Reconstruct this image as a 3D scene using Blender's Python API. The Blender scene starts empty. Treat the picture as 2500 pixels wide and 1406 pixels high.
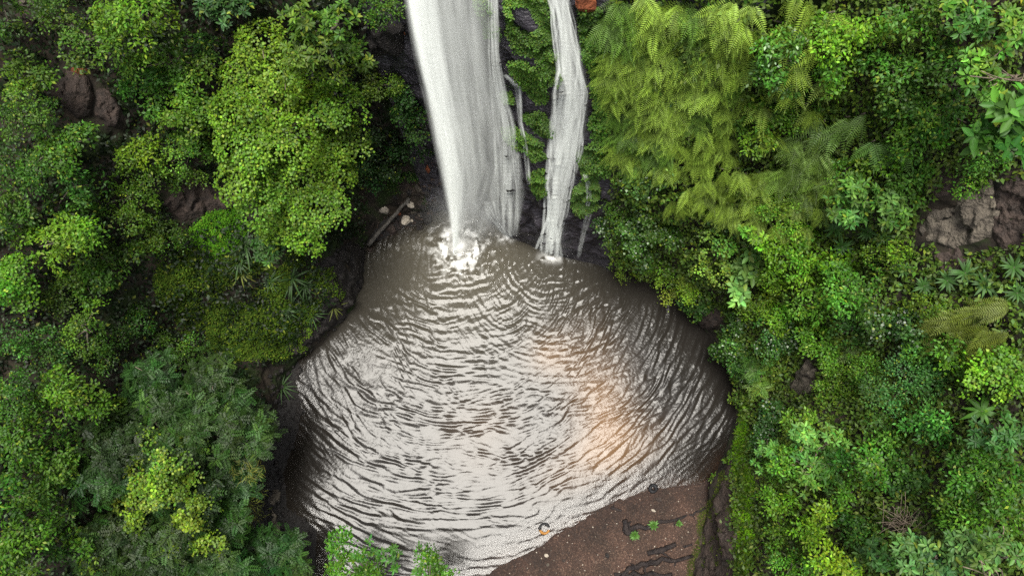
import bpy, math, random
import numpy as np
from mathutils import Vector, Matrix, Quaternion
from mathutils.bvhtree import BVHTree

random.seed(7)
RNG = np.random.default_rng(7)
scene = bpy.context.scene
COL = scene.collection

# ------------------------------------------------------------------ camera
CAM_H = 32.0
TILT = math.radians(15.0)
W0, H0 = 2500.0, 1406.0
FPX = 1785.0
cam_d = bpy.data.cameras.new('camera')
cam = bpy.data.objects.new('camera', cam_d)
COL.objects.link(cam)
cam.location = (0, 0, CAM_H)
cam.rotation_euler = (TILT, 0, 0)
cam_d.sensor_width = 36.0
cam_d.lens = 36.0 * FPX / W0
cam_d.clip_start = 0.1
cam_d.clip_end = 1000
scene.camera = cam

# ------------------------------------------------------------------ sky, sun, exposure
SUN_DIR = Vector((-0.056, 0.02, 1.0)).normalized()       # towards the sun, thinly veiled, nearly overhead
world = bpy.data.worlds.new('World')
scene.world = world
world.use_nodes = True
nt = world.node_tree
bg = nt.nodes['Background']
sky = nt.nodes.new('ShaderNodeTexSky')
sky.sky_type = 'NISHITA'
sky.sun_disc = False
sky.sun_elevation = math.asin(SUN_DIR.z)
sky.sun_rotation = math.atan2(SUN_DIR.x, SUN_DIR.y)
sky.altitude = 400
sky.dust_density = 4.0
hs = nt.nodes.new('ShaderNodeHueSaturation')             # thin cloud takes most of the blue out
hs.inputs['Saturation'].default_value = 0.22
nt.links.new(sky.outputs['Color'], hs.inputs['Color'])
nt.links.new(hs.outputs['Color'], bg.inputs['Color'])
bg.inputs['Strength'].default_value = 0.05
sun_d = bpy.data.lights.new('sun', 'SUN')
sun_d.energy = 1.5
sun_d.angle = math.radians(26)
sun_d.color = (1.0, 0.96, 0.88)
sun = bpy.data.objects.new('sun', sun_d)
COL.objects.link(sun)
sun.location = (0, 0, 60)
sun.rotation_euler = SUN_DIR.to_track_quat('Z', 'Y').to_euler()
scene.view_settings.view_transform = 'Standard'
scene.view_settings.look = 'None'
scene.view_settings.gamma = 1
scene.view_settings.use_curve_mapping = False
scene.view_settings.exposure = 2.0
scene.cycles.use_denoising = False
scene.cycles.max_bounces = 8
scene.cycles.diffuse_bounces = 4
scene.cycles.glossy_bounces = 3
scene.cycles.transmission_bounces = 3
scene.cycles.transparent_max_bounces = 40
scene.cycles.volume_bounces = 1
scene.cycles.sample_clamp_indirect = 6

# ------------------------------------------------------------------ pixel <-> world
CPOS = np.array([0, 0, CAM_H])
FWD = np.array([0, math.sin(TILT), -math.cos(TILT)])
UPV = np.array([0, math.cos(TILT), math.sin(TILT)])
def ray(px, py):
    a = (px - W0/2) / FPX; b = (H0/2 - py) / FPX
    d = FWD + UPV*b; d[0] += a
    return d                                             # |component along FWD| = 1
def at(px, py, z=0.0):
    d = ray(px, py); return CPOS + d * ((z - CAM_H) / d[2])
def proj(P):
    P = np.atleast_2d(P) - CPOS
    dep = P @ FWD
    return np.stack([W0/2 + P[:, 0]/dep*FPX, H0/2 - (P @ UPV)/dep*FPX], 1)
def in_poly(pts, poly):
    poly = np.asarray(poly, float); x, y = pts[:, 0], pts[:, 1]
    ins = np.zeros(len(pts), bool); n = len(poly)
    for i in range(n):
        x1, y1 = poly[i]; x2, y2 = poly[(i+1) % n]
        c = ((y1 > y) != (y2 > y)) & (x < (x2-x1)*(y-y1)/((y2-y1) if y2 != y1 else 1e-9) + x1)
        ins ^= c
    return ins
def seg_dist(P, poly, closed=True):
    """distance of 2-D points to a polyline"""
    best = np.full(len(P), 1e9); n = len(poly)
    for i in range(n if closed else n-1):
        a = np.array(poly[i], float); b = np.array(poly[(i+1) % n], float)
        ab = b-a; t = np.clip(((P-a) @ ab)/max(ab @ ab, 1e-9), 0, 1)
        best = np.minimum(best, np.linalg.norm(P-a-t[:, None]*ab, axis=1))
    return best

# ------------------------------------------------------------------ noise
def _h(ix, iy, iz, s):
    h = (ix*374761393 + iy*668265263 + iz*2147483647 + s*1274126177) & 0xffffffff
    h = ((h ^ (h >> 13))*1274126177) & 0xffffffff
    h = h ^ (h >> 16)
    return (h & 0xffff)/65535.0
def vnoise(P, s=0):
    P = np.asarray(P, float); I = np.floor(P).astype(np.int64); F = P-I; F = F*F*(3-2*F)
    if P.shape[1] == 2:
        I = np.c_[I, np.zeros(len(I), np.int64)]; F = np.c_[F, np.zeros(len(F))]
    r = 0
    for dx in (0, 1):
        for dy in (0, 1):
            for dz in ((0, 1) if P.shape[1] == 3 else (0,)):
                w = (F[:, 0] if dx else 1-F[:, 0])*(F[:, 1] if dy else 1-F[:, 1])*(F[:, 2] if dz else 1-F[:, 2])
                r = r + w*_h(I[:, 0]+dx, I[:, 1]+dy, I[:, 2]+dz, s)
    return r*2-1
def fbm(P, o=4, s=0, g=0.5):
    r = 0; a = 1.0; P = np.asarray(P, float)
    for i in range(o):
        r = r + a*vnoise(P*2**i + 17.3*i, s+i); a *= g
    return r

# ------------------------------------------------------------------ mesh helpers
def nrm(v): return v/np.maximum(np.linalg.norm(v, axis=-1, keepdims=True), 1e-9)
def mesh(name, V, Fq, mat, cols=None, smooth=False, attrs=None):
    """V (n,3), Fq (m,k) faces all of one size k"""
    V = np.asarray(V, np.float32); Fq = np.asarray(Fq, np.int32)
    me = bpy.data.meshes.new(name)
    m, k = Fq.shape
    me.vertices.add(len(V)); me.vertices.foreach_set('co', V.ravel())
    me.loops.add(m*k); me.loops.foreach_set('vertex_index', Fq.ravel())
    me.polygons.add(m); me.polygons.foreach_set('loop_start', np.arange(0, m*k, k, dtype=np.int32))
    me.polygons.foreach_set('loop_total', np.full(m, k, np.int32))
    if smooth: me.polygons.foreach_set('use_smooth', np.ones(m, bool))
    if cols is not None:
        c = me.attributes.new('col', 'FLOAT_COLOR', 'POINT')
        c.data.foreach_set('color', np.c_[cols, np.ones(len(cols))].astype(np.float32).ravel())
    for an, av in (attrs or {}).items():
        a = me.attributes.new(an, 'FLOAT', 'POINT'); a.data.foreach_set('value', np.asarray(av, np.float32))
    me.update(calc_edges=True)
    if mat: me.materials.append(mat)
    return me
def link(name, me, parent=None, loc=None):
    o = bpy.data.objects.new(name, me); COL.objects.link(o)
    if parent: o.parent = parent
    if loc is not None: o.location = loc
    return o
def tag(o, label=None, cat=None, group=None, kind=None):
    if label: o['label'] = label
    if cat: o['category'] = cat
    if group: o['group'] = group
    if kind: o['kind'] = kind
    return o
def thing(name, label, cat, loc=(0, 0, 0), group=None):
    o = bpy.data.objects.new(name, None); COL.objects.link(o)
    o.location = loc; o.empty_display_size = 0.3
    return tag(o, label, cat, group)
def grid_faces(nu, nv, wrap_u=False):
    u = np.arange(nu if wrap_u else nu-1); v = np.arange(nv-1)
    U, Vv = np.meshgrid(u, v, indexing='ij'); U2 = (U+1) % nu
    return np.stack([U*nv+Vv, U2*nv+Vv, U2*nv+Vv+1, U*nv+Vv+1], -1).reshape(-1, 4)
def tube(pts, rad, sides=7, bump=0.0, seed=0):
    """tapered tube along points; returns V, F(quads)"""
    pts = np.asarray(pts, float); rad = np.asarray(rad, float)
    n = len(pts); T = nrm(np.gradient(pts, axis=0))
    ref = np.array([0, 0, 1.0]) if abs(T[:, 2]).mean() < 0.8 else np.array([1.0, 0, 0])
    A = nrm(np.cross(T, ref)); B = np.cross(T, A)
    ang = np.linspace(0, 2*math.pi, sides, endpoint=False)
    r = rad[:, None]*np.ones(sides)
    if bump: r = r*(1+bump*np.random.default_rng(seed).normal(size=r.shape))
    V = pts[:, None, :] + (A[:, None, :]*np.cos(ang)[None, :, None] + B[:, None, :]*np.sin(ang)[None, :, None])*r[..., None]
    V = V.reshape(-1, 3)
    F = []
    for i in range(n-1):
        for j in range(sides):
            k = (j+1) % sides
            F.append((i*sides+j, i*sides+k, (i+1)*sides+k, (i+1)*sides+j))
    b = len(V); V = np.r_[V, pts[:1], pts[-1:]]
    for j in range(0, sides):
        k = (j+1) % sides
        F.append((k, j, b, b)); F.append(((n-1)*sides+j, (n-1)*sides+k, b+1, b+1))
    return V, np.array(F)
def tube_mesh(name, pts, rad, mat, sides=7, bump=0.0, seed=0):
    V, F = tube(pts, rad, sides, bump, seed)
    me = bpy.data.meshes.new(name)
    me.from_pydata(V.tolist(), [], [tuple(dict.fromkeys(f)) for f in F.tolist()])
    me.polygons.foreach_set('use_smooth', np.ones(len(me.polygons), bool))
    if mat: me.materials.append(mat)
    return me

# ------------------------------------------------------------------ materials
def new_mat(name):
    m = bpy.data.materials.new(name); m.use_nodes = True
    n = m.node_tree; n.nodes.clear()
    out = n.nodes.new('ShaderNodeOutputMaterial')
    return m, n, out
def N(n, t, **k):
    x = n.nodes.new(t)
    for a, b in k.items():
        if a in x.inputs.keys() if hasattr(x.inputs, 'keys') else False: x.inputs[a].default_value = b
        else: setattr(x, a, b)
    return x
def leaf_mat(name, rough=0.5, trans=0.22, spec=0.25, gain=1.0):
    m, n, out = new_mat(name); L = n.links.new
    at_ = n.nodes.new('ShaderNodeAttribute'); at_.attribute_name = 'col'
    g = N(n, 'ShaderNodeHueSaturation'); g.inputs['Value'].default_value = gain
    L(at_.outputs['Color'], g.inputs['Color'])
    p = n.nodes.new('ShaderNodeBsdfPrincipled')
    p.inputs['Roughness'].default_value = rough; p.inputs['Specular IOR Level'].default_value = spec
    L(g.outputs['Color'], p.inputs['Base Color'])
    t = n.nodes.new('ShaderNodeBsdfTranslucent')
    g2 = n.nodes.new('ShaderNodeMixRGB'); g2.blend_type = 'MULTIPLY'; g2.inputs['Fac'].default_value = 1
    g2.inputs['Color2'].default_value = (1.25, 1.3, 0.45, 1)
    L(g.outputs['Color'], g2.inputs['Color1']); L(g2.outputs['Color'], t.inputs['Color'])
    mx = n.nodes.new('ShaderNodeMixShader'); mx.inputs['Fac'].default_value = trans
    L(p.outputs[0], mx.inputs[1]); L(t.outputs[0], mx.inputs[2]); L(mx.outputs[0], out.inputs['Surface'])
    return m
def rock_mat(name, c1, c2, c3=None, scale=1.5, rough=0.8, bump=0.5, stretch=(1, 1, 1), moss=None, spec=0.3):
    m, n, out = new_mat(name); L = n.links.new
    tc = n.nodes.new('ShaderNodeTexCoord'); mp = n.nodes.new('ShaderNodeMapping'); mp.inputs['Scale'].default_value = stretch
    L(tc.outputs['Object'], mp.inputs['Vector'])
    n1 = n.nodes.new('ShaderNodeTexNoise'); n1.inputs['Scale'].default_value = scale; n1.inputs['Detail'].default_value = 8; n1.inputs['Roughness'].default_value = 0.65
    L(mp.outputs[0], n1.inputs['Vector'])
    r = n.nodes.new('ShaderNodeValToRGB')
    r.color_ramp.elements[0].position = 0.35; r.color_ramp.elements[1].position = 0.68
    r.color_ramp.elements[0].color = (*c1, 1); r.color_ramp.elements[1].color = (*c2, 1)
    if c3:
        e = r.color_ramp.elements.new(0.8); e.color = (*c3, 1)
    L(n1.outputs['Fac'], r.inputs['Fac'])
    col = r.outputs['Color']
    if moss:
        n2 = n.nodes.new('ShaderNodeTexNoise'); n2.inputs['Scale'].default_value = 0.9; n2.inputs['Detail'].default_value = 6
        L(tc.outputs['Object'], n2.inputs['Vector'])
        rr = n.nodes.new('ShaderNodeValToRGB'); rr.color_ramp.elements[0].position = 0.5; rr.color_ramp.elements[1].position = 0.62
        L(n2.outputs['Fac'], rr.inputs['Fac'])
        mxr = n.nodes.new('ShaderNodeMixRGB'); mxr.inputs['Color2'].default_value = (*moss, 1)
        L(rr.outputs['Color'], mxr.inputs['Fac']); L(col, mxr.inputs['Color1']); col = mxr.outputs['Color']
    p = n.nodes.new('ShaderNodeBsdfPrincipled'); p.inputs['Roughness'].default_value = rough; p.inputs['Specular IOR Level'].default_value = spec
    L(col, p.inputs['Base Color'])
    n3 = n.nodes.new('ShaderNodeTexNoise'); n3.inputs['Scale'].default_value = scale*4; n3.inputs['Detail'].default_value = 8
    L(mp.outputs[0], n3.inputs['Vector'])
    b = n.nodes.new('ShaderNodeBump'); b.inputs['Strength'].default_value = bump; b.inputs['Distance'].default_value = 0.12
    L(n3.outputs['Fac'], b.inputs['Height']); L(b.outputs[0], p.inputs['Normal'])
    L(p.outputs[0], out.inputs['Surface'])
    return m
M_LEAF = leaf_mat('leaf')
M_LEAF_GLOSS = leaf_mat('leaf_glossy', rough=0.36, trans=0.18, spec=0.45)
M_BLADE = leaf_mat('leaf_blade', rough=0.5, trans=0.2, spec=0.2)
M_MOSS = leaf_mat('moss', rough=0.8, trans=0.25, spec=0.1)
M_SOIL = rock_mat('forest_soil', (0.010, 0.009, 0.007), (0.045, 0.034, 0.024), scale=1.2, rough=0.95, moss=(0.016, 0.028, 0.006))
M_WETROCK = rock_mat('wet_rock', (0.014, 0.013, 0.017), (0.062, 0.055, 0.066), (0.17, 0.145, 0.145), scale=1.6, rough=0.34, bump=0.8, stretch=(1, 1, 1.8), spec=0.5)
M_DARKROCK = rock_mat('dark_rock', (0.008, 0.007, 0.007), (0.045, 0.039, 0.036), (0.11, 0.1, 0.09), scale=4.0, rough=0.6, bump=0.9)
M_PALEROCK = rock_mat('pale_rock', (0.05, 0.042, 0.034), (0.17, 0.145, 0.112), (0.30, 0.26, 0.2), scale=3.2, rough=0.85, bump=0.9)
M_BROWNROCK = rock_mat('brown_rock', (0.02, 0.016, 0.014), (0.075, 0.053, 0.043), (0.12, 0.062, 0.035), scale=2.6, rough=0.8, bump=0.9)
M_REDROCK = rock_mat('red_rock', (0.10, 0.03, 0.014), (0.30, 0.09, 0.035), scale=2.5, rough=0.8, bump=0.6)
M_WHITEROCK = rock_mat('white_rock', (0.28, 0.24, 0.19), (0.52, 0.46, 0.38), scale=5, rough=0.85, bump=0.5)
M_GRAVEL = None
M_BARK = rock_mat('bark', (0.06, 0.05, 0.04), (0.2, 0.17, 0.13), scale=5, rough=0.9, bump=0.6, stretch=(1, 1, 0.2))
M_TWIG = rock_mat('dry_twig', (0.13, 0.10, 0.075), (0.30, 0.24, 0.18), scale=6, rough=0.9, bump=0.3)
M_DARKWOOD = rock_mat('wet_driftwood', (0.010, 0.008, 0.009), (0.04, 0.03, 0.027), scale=6, rough=0.6, bump=0.7)
M_GREYWOOD = rock_mat('grey_log', (0.05, 0.046, 0.04), (0.15, 0.137, 0.12), scale=7, rough=0.8, bump=0.6)
# ------------------------------------------------------------------ terrain: gorge walls round the pool
CEN = at(1250, 930)[:2]
OUT_PX = [(1800,980),(1792,1040),(1765,1120),(1735,1210),(1708,1290),(1682,1406),(1660,1560),(1500,1760),(1250,1820),(1000,1760),
          (760,1650),(645,1500),(640,1400),(635,1300),(645,1200),(665,1100),(690,1000),(703,930),(735,880),(790,845),(835,795),
          (872,750),(888,690),(893,640),(902,598),(960,560),(1020,545),(1080,525),(1135,522),(1190,545),(1240,580),(1310,605),(1380,632),
          (1480,662),(1530,670),(1590,690),(1640,730),(1710,800),(1745,860),(1775,915)]
out_w = np.array([at(x, y)[:2] for x, y in OUT_PX])
_d = out_w-CEN
o_th = np.arctan2(_d[:, 1], _d[:, 0]); o_r = np.hypot(_d[:, 0], _d[:, 1])
_s = np.argsort(o_th); o_th, o_r = o_th[_s], o_r[_s]
def R_of(th):
    t = np.mod(th+math.pi, 2*math.pi)-math.pi
    return np.interp(t, np.r_[o_th[-1]-2*math.pi, o_th, o_th[0]+2*math.pi], np.r_[o_r[-1], o_r, o_r[0]])
PROF = {   # anchor pixel of the foot : (distance outward, height) knots
 (1800, 980): [(0,-.6),(.1,1.2),(.5,3),(1.2,5),(2.2,7.5),(3.8,10.5),(6,14),(10,18),(20,24)],
 (1600, 690): [(0,-.6),(.2,1.5),(.6,3.5),(1.2,6),(2,9),(3.2,12),(5,15.5),(8,19),(18,25)],
 (1480, 662): [(0,-.6),(.2,1.8),(.5,4),(.9,7),(1.5,10),(2.2,13),(3.2,17),(5,21),(14,25)],
 (1300, 602): [(0,-.6),(.2,2),(.45,4.5),(.7,7.5),(1.0,10.5),(1.4,14),(2.3,17.5),(4.6,20.5),(12,24)],
 (1140, 522): [(0.2,-.6),(.5,2),(.8,4.5),(1.1,7.5),(1.4,10.5),(1.9,14),(2.9,17.5),(5.0,20.5),(12,24)],
 (1050, 535): [(0,-.6),(.7,.8),(1.3,1.8),(1.8,4),(2.1,7),(2.5,10.5),(3.1,14.5),(4.2,19),(14,24)],
 (960, 560): [(0,-.6),(.9,.8),(1.9,1.8),(2.7,3.4),(3.2,6.5),(3.7,10),(4.5,14),(6,18),(15,23)],
 (890, 660): [(0,-.6),(.2,1.5),(.6,3),(1.2,4.3),(2.4,5.6),(4.3,7.6),(7,11),(11,15),(20,21)],
 (735, 880): [(0,-.4),(.3,.8),(.9,2),(1.8,3),(3.2,4.4),(5,7),(8,10.5),(12,14),(20,19)],
 (640, 1300): [(0,-.3),(.5,.4),(1.2,1.2),(2.2,2.5),(3.5,4),(5.5,6.5),(8,9.5),(12,13),(20,18)],
 (700, 1600): [(0,.0),(1,.6),(2,1.5),(3,2.5),(4.5,4),(6.5,6),(9,8.5),(13,11),(21,15)],
 (1250, 1820): [(0,.4),(1,.8),(2,1.5),(3,2.5),(5,4),(7,6),(10,8),(14,10),(22,14)],
 (1640, 1640): [(0,.2),(.5,.9),(1,2),(1.8,3.5),(3,5.5),(4.6,8),(7,11),(11,14.5),(21,20)],
 (1690, 1380): [(0,-.3),(.25,1.3),(.7,2.6),(1.3,4),(2.1,6.3),(3.4,9.5),(5.6,13),(9.5,17),(20,23)],
}
pk = []
for (x, y), pr in PROF.items():
    w = at(x, y)[:2]-CEN; pk.append((math.atan2(w[1], w[0]), pr+[(45, pr[-1][1]+4), (160, pr[-1][1]+10)]))
pk.sort(key=lambda q: q[0])
p_th = np.array([q[0] for q in pk]); p_v = np.array([q[1] for q in pk])       # (m, K, 2)
NT, NP_ = 840, 190
th = np.linspace(-math.pi, math.pi, NT, endpoint=False)
K = p_v.shape[1]
tk = np.r_[np.linspace(0, .15, 2), np.linspace(.26, .92, 7), .96, 1.0]
tt = np.linspace(0, 1, NP_)
def per(th, vals): return np.interp(th, np.r_[p_th[-1]-2*math.pi, p_th, p_th[0]+2*math.pi], np.r_[vals[-1], vals, vals[0]])
D = np.stack([per(th, p_v[:, k, 0]) for k in range(K)], 1); Z = np.stack([per(th, p_v[:, k, 1]) for k in range(K)], 1)
Dt = np.stack([np.interp(tt, tk, D[i]) for i in range(NT)]); Zt = np.stack([np.interp(tt, tk, Z[i]) for i in range(NT)])
Rr = R_of(th)[:, None]+Dt
TV = np.stack([CEN[0]+Rr*np.cos(th)[:, None], CEN[1]+Rr*np.sin(th)[:, None], Zt], -1)
flat = TV.reshape(-1, 3)
amp = np.clip(np.minimum(tt*6, 1), 0, 1)[None, :]*np.ones((NT, 1))
amp = amp.ravel()
outw = np.stack([np.cos(th)[:, None]*np.ones(NP_), np.sin(th)[:, None]*np.ones(NP_), np.full((NT, NP_), .6)], -1).reshape(-1, 3)
n_big = fbm(flat*0.35, 4, 3)*0.55
n_fine = (1-np.abs(fbm(flat*np.array([1.1, 1.1, 1.6]), 4, 11)))*0.35-0.25
is_cliff = np.repeat((th > math.radians(48)) & (th < math.radians(116)), NP_)
n_big = np.where(is_cliff, n_big*0.45, n_big)
# ledges on the wet cliff
lz = flat[:, 2]*0.9+fbm(flat*0.6, 3, 21)*0.9
ledge = (np.abs((lz % 1)-0.5)*2)**2*0.22
disp = n_big+n_fine+np.where(is_cliff, ledge, 0)
flat2 = flat-outw*(disp*amp)[:, None]
TF = grid_faces(NT, NP_, wrap_u=True)
fc = is_cliff[TF].all(1)
BVH = BVHTree.FromPolygons([Vector(v) for v in flat2], TF.tolist(), all_triangles=False)
def sub_mesh(name, mask, mat):
    F = TF[mask]; u, inv = np.unique(F, return_inverse=True)
    return mesh(name, flat2[u], inv.reshape(-1, 4), mat, smooth=True)
tag(link('gorge_slope', sub_mesh('gorge_slope', ~fc, M_SOIL)), 'dark earth and rock slope rising all round the pool', 'slope', kind='structure')
tag(link('cliff', sub_mesh('cliff', fc, M_WETROCK)), 'wet black rock cliff behind the falls', 'cliff', kind='structure')
def hit(px, py):
    d = Vector(ray(px, py)).normalized()
    loc, nor, _, dist = BVH.ray_cast(Vector(CPOS), d)
    l2, n2, _, d2 = BVH_BED.ray_cast(Vector(CPOS), d)
    if l2 is not None and (loc is None or d2 < dist): loc, nor, dist = l2, n2, d2
    if loc is None:
        q = at(px, py, 0.1); return q, np.array([0, 0, 1.0]), np.linalg.norm(q-CPOS)
    if nor.dot(d) > 0: nor = -nor
    return np.array(loc), np.array(nor), dist
def drop(p, up=0.0):
    loc, nor, _, dist = BVH.ray_cast(Vector(p)+Vector((0, 0, up)), Vector((0, 0, -1)))
    return None if loc is None else np.array(loc)

# ------------------------------------------------------------------ pool bed and gravel beach
WL_PX = [(1050,1520),(1120,1440),(1200,1392),(1290,1350),(1380,1297),(1450,1258),(1510,1222),(1590,1196),(1660,1190),(1720,1178),(1790,1120)]
WL = np.array([at(x, y)[:2] for x, y in WL_PX])
BEACH_POLY = np.r_[WL, np.array([at(x, y)[:2] for x, y in [(1950,1300),(1900,1900),(1200,2100),(800,1900),(900,1640)]])]
BANK_PX = [(640,1600),(770,1420),(775,1290),(705,1235),(690,1150),(722,1060),(735,985),(722,930),(735,880),(600,860),(500,1200),(500,1600)]
BANK = np.array([at(x, y)[:2] for x, y in BANK_PX])
ROCKY_PX = [(895,600),(930,585),(985,560),(1040,545),(1080,500),(1000,420),(880,480)]
ROCKY = np.array([at(x, y)[:2] for x, y in ROCKY_PX])
def bed_z(P, rough=True):
    d1 = seg_dist(P, WL, closed=False); ins = in_poly(P, BEACH_POLY)
    z1 = np.where(ins, 0.05*d1+0.02, -0.22*d1)
    d2 = seg_dist(P, BANK); i2 = in_poly(P, BANK)
    z2 = np.where(i2, 0.22*np.minimum(d2, 2), -0.35*d2)
    d3 = seg_dist(P, ROCKY); i3 = in_poly(P, ROCKY)
    z3 = np.where(i3, 0.25*np.minimum(d3, 1.2), -0.4*d3)
    z = np.maximum(np.maximum(z1, z2), z3)
    z = np.maximum(z, -1.3)
    if not rough: return z
    return z+fbm(P*1.3, 3, 31)*0.025+fbm(P*6, 2, 37)*0.004
bx = np.arange(-14, 14.01, 0.12); by = np.arange(-14, 15.01, 0.12)
X, Y = np.meshgrid(bx, by, indexing='ij'); P = np.stack([X.ravel(), Y.ravel()], 1)
rr = np.hypot(P[:, 0]-CEN[0], P[:, 1]-CEN[1]); ok = rr < R_of(np.arctan2(P[:, 1]-CEN[1], P[:, 0]-CEN[0]))+1.6
F = grid_faces(len(bx), len(by)); F = F[ok[F].all(1)]
u, inv = np.unique(F, return_inverse=True)
mg, n, out = new_mat('gravel'); L = n.links.new
tc = n.nodes.new('ShaderNodeTexCoord')
v1 = n.nodes.new('ShaderNodeTexVoronoi'); v1.inputs['Scale'].default_value = 26
v2 = n.nodes.new('ShaderNodeTexNoise'); v2.inputs['Scale'].default_value = 1.2; v2.inputs['Detail'].default_value = 7
for q in (v1, v2): L(tc.outputs['Object'], q.inputs['Vector'])
r1 = n.nodes.new('ShaderNodeValToRGB'); e = r1.color_ramp.elements
e[0].position = 0; e[0].color = (0.036, 0.021, 0.015, 1); e[1].position = 1; e[1].color = (0.16, 0.11, 0.08, 1)
e2 = r1.color_ramp.elements.new(.85); e2.color = (0.068, 0.040, 0.027, 1)
sp = n.nodes.new('ShaderNodeSeparateColor'); L(v1.outputs['Color'], sp.inputs[0]); L(sp.outputs[0], r1.inputs['Fac'])
r2 = n.nodes.new('ShaderNodeValToRGB'); r2.color_ramp.elements[0].position = .35; r2.color_ramp.elements[1].position = .7
r2.color_ramp.elements[0].color = (.6, .55, .5, 1); r2.color_ramp.elements[1].color = (1.15, 1.0, .95, 1)
L(v2.outputs['Fac'], r2.inputs['Fac'])
mm = n.nodes.new('ShaderNodeMixRGB'); mm.blend_type = 'MULTIPLY'; mm.inputs['Fac'].default_value = 1
L(r1.outputs[0], mm.inputs[1]); L(r2.outputs[0], mm.inputs[2])
p = n.nodes.new('ShaderNodeBsdfPrincipled'); p.inputs['Roughness'].default_value = 0.75
ba = n.nodes.new('ShaderNodeAttribute'); ba.attribute_name = 'beach'
mb = n.nodes.new('ShaderNodeMixRGB'); mb.inputs[1].default_value = (.018, .016, .015, 1); L(ba.outputs['Fac'], mb.inputs[0]); L(mm.outputs[0], mb.inputs[2])
wa = n.nodes.new('ShaderNodeAttribute'); wa.attribute_name = 'wet'
mwet = n.nodes.new('ShaderNodeMixRGB'); mwet.blend_type = 'MULTIPLY'; mwet.inputs[2].default_value = (.5, .45, .42, 1); L(wa.outputs['Fac'], mwet.inputs[0]); L(mb.outputs[0], mwet.inputs[1])
L(mwet.outputs[0], p.inputs['Base Color'])
b = n.nodes.new('ShaderNodeBump'); b.inputs['Strength'].default_value = .7; b.inputs['Distance'].default_value = .05; b.invert = True
L(v1.outputs['Distance'], b.inputs['Height']); L(b.outputs[0], p.inputs['Normal']); L(p.outputs[0], out.inputs['Surface'])
M_GRAVEL = mg
PB = np.c_[P, bed_z(P)][u]
BVH_BED = BVHTree.FromPolygons([Vector(v) for v in PB], inv.reshape(-1, 4).tolist())
tag(link('gravel_beach', mesh('gravel_beach', PB, inv.reshape(-1, 4), M_GRAVEL, smooth=True, attrs={'wet': np.clip((.10-PB[:, 2])/.08, 0, 1), 'beach': np.clip((PB[:, 0]+2.6)/1.2, 0, 1)*np.clip((8.5-PB[:, 1])/1.5, 0, 1)})), 'brown gravel beach and bed of the pool', 'beach', kind='structure')

# ------------------------------------------------------------------ pool water
SLOPE = 0.10
SRC = at(1122, 598)[:2]; SRC2 = at(1350, 628)[:2]
ST = 0.042
wx = np.arange(-12, 11.6, ST); wy = np.arange(-8, 13.5, ST)
X, Y = np.meshgrid(wx, wy, indexing='ij'); P = np.stack([X.ravel(), Y.ravel()], 1)
rr = np.hypot(P[:, 0]-CEN[0], P[:, 1]-CEN[1]); bz = bed_z(P)
ok = (rr < R_of(np.arctan2(P[:, 1]-CEN[1], P[:, 0]-CEN[0]))+0.7) & (bz < 0.10)
F = grid_faces(len(wx), len(wy)); F = F[ok[F].all(1)]
u, inv = np.unique(F, return_inverse=True); P = P[u]; F = inv.reshape(-1, 4)
dS = np.hypot(*(P-SRC).T)
h = np.zeros(len(P)); rg = np.random.default_rng(5)
warp = np.stack([fbm(P*0.45, 3, 41), fbm(P*0.45, 3, 43)], 1)
def ripple(src, fr, fa, seed, sharp=1.5, w=.45):
    """ragged crests lying across the way the waves run out from src"""
    Q = P+warp*w-src; r = np.hypot(Q[:, 0], Q[:, 1]); a = np.arctan2(Q[:, 0], -Q[:, 1])
    q = np.stack([r*fr, a*(r.clip(2.0)*0.5+2.5)*fa], 1)
    v = fbm(q, 3, seed, .5)
    return (1-np.abs(v)).clip(0, 1)**sharp
def train(src, lam, seed, amp, ph=.55, ps=.8, es=(.9, .35), skew=.76):
    """short-crested wave train running out from src: long lit back, short steep front"""
    Q = P-src; r = np.hypot(Q[:, 0], Q[:, 1]); a = np.arctan2(Q[:, 0], -Q[:, 1])*(r.clip(2)*.6+2)
    p = (r/lam+ph*fbm(np.stack([r*ps, a*ps*.55], 1), 3, seed)) % 1
    w_ = np.where(p < skew, p/skew, (1-p)/(1-skew)); w_ = w_*w_*(3-2*w_)
    env = np.clip(.5+1.0*fbm(np.stack([r*es[0]/lam*.5, a*es[1]/lam*.5], 1), 2, seed+7), 0, 1.2)
    return amp*lam*env*(w_-.5)
h += train(SRC, .58, 301, .7, ph=.8)+train(SRC+np.array([.6, .2]), .42, 311, 1.0, ph=.9)+train(SRC-np.array([.5, 0]), .27, 321, 1.0, ph=.9, ps=1.2)+train(SRC+np.array([.2, .5]), .34, 371, 1.0, ph=1.0, ps=1.0)
h += train(SRC2, .34, 331, .7, ph=.8)+train(SRC2, .23, 341, .8, ph=.9, ps=1.5)
h += .10*ripple(SRC, 4.0, 1.6, 351)+.07*ripple(SRC, 7.5, 3.0, 361)
chop = fbm(P*3.4, 3, 71)*0.03
fall_near = np.clip((dS-0.4)/3.0, 0, 1)
depth0 = -bed_z(P, False); shore = np.clip(-bed_z(P, False)/0.35, 0.55, 1)
h = (h-h.mean())*(0.75+0.25*fall_near)+chop*(0.6+.4*fall_near)
h = h*shore
H2 = np.zeros(len(wx)*len(wy)); H2[u] = h; H2 = H2.reshape(len(wx), len(wy)); gx_, gy_ = np.gradient(H2, ST)
mk = (dS > 2) & (depth0 > .3); srms = math.sqrt(((gx_.ravel()[u]**2+gy_.ravel()[u]**2)[mk]).mean()); h *= SLOPE/srms
h *= 1.25-.25*np.clip((dS-1)/5, 0, 1)
ringd = np.abs(dS*(1+.10*vnoise(P*2.2, 88))-0.80)
h += np.exp(-(ringd/0.16)**2)*0.07*(1+.6*vnoise(P*6, 5))+np.exp(-(dS/0.3)**2)*0.15
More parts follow.
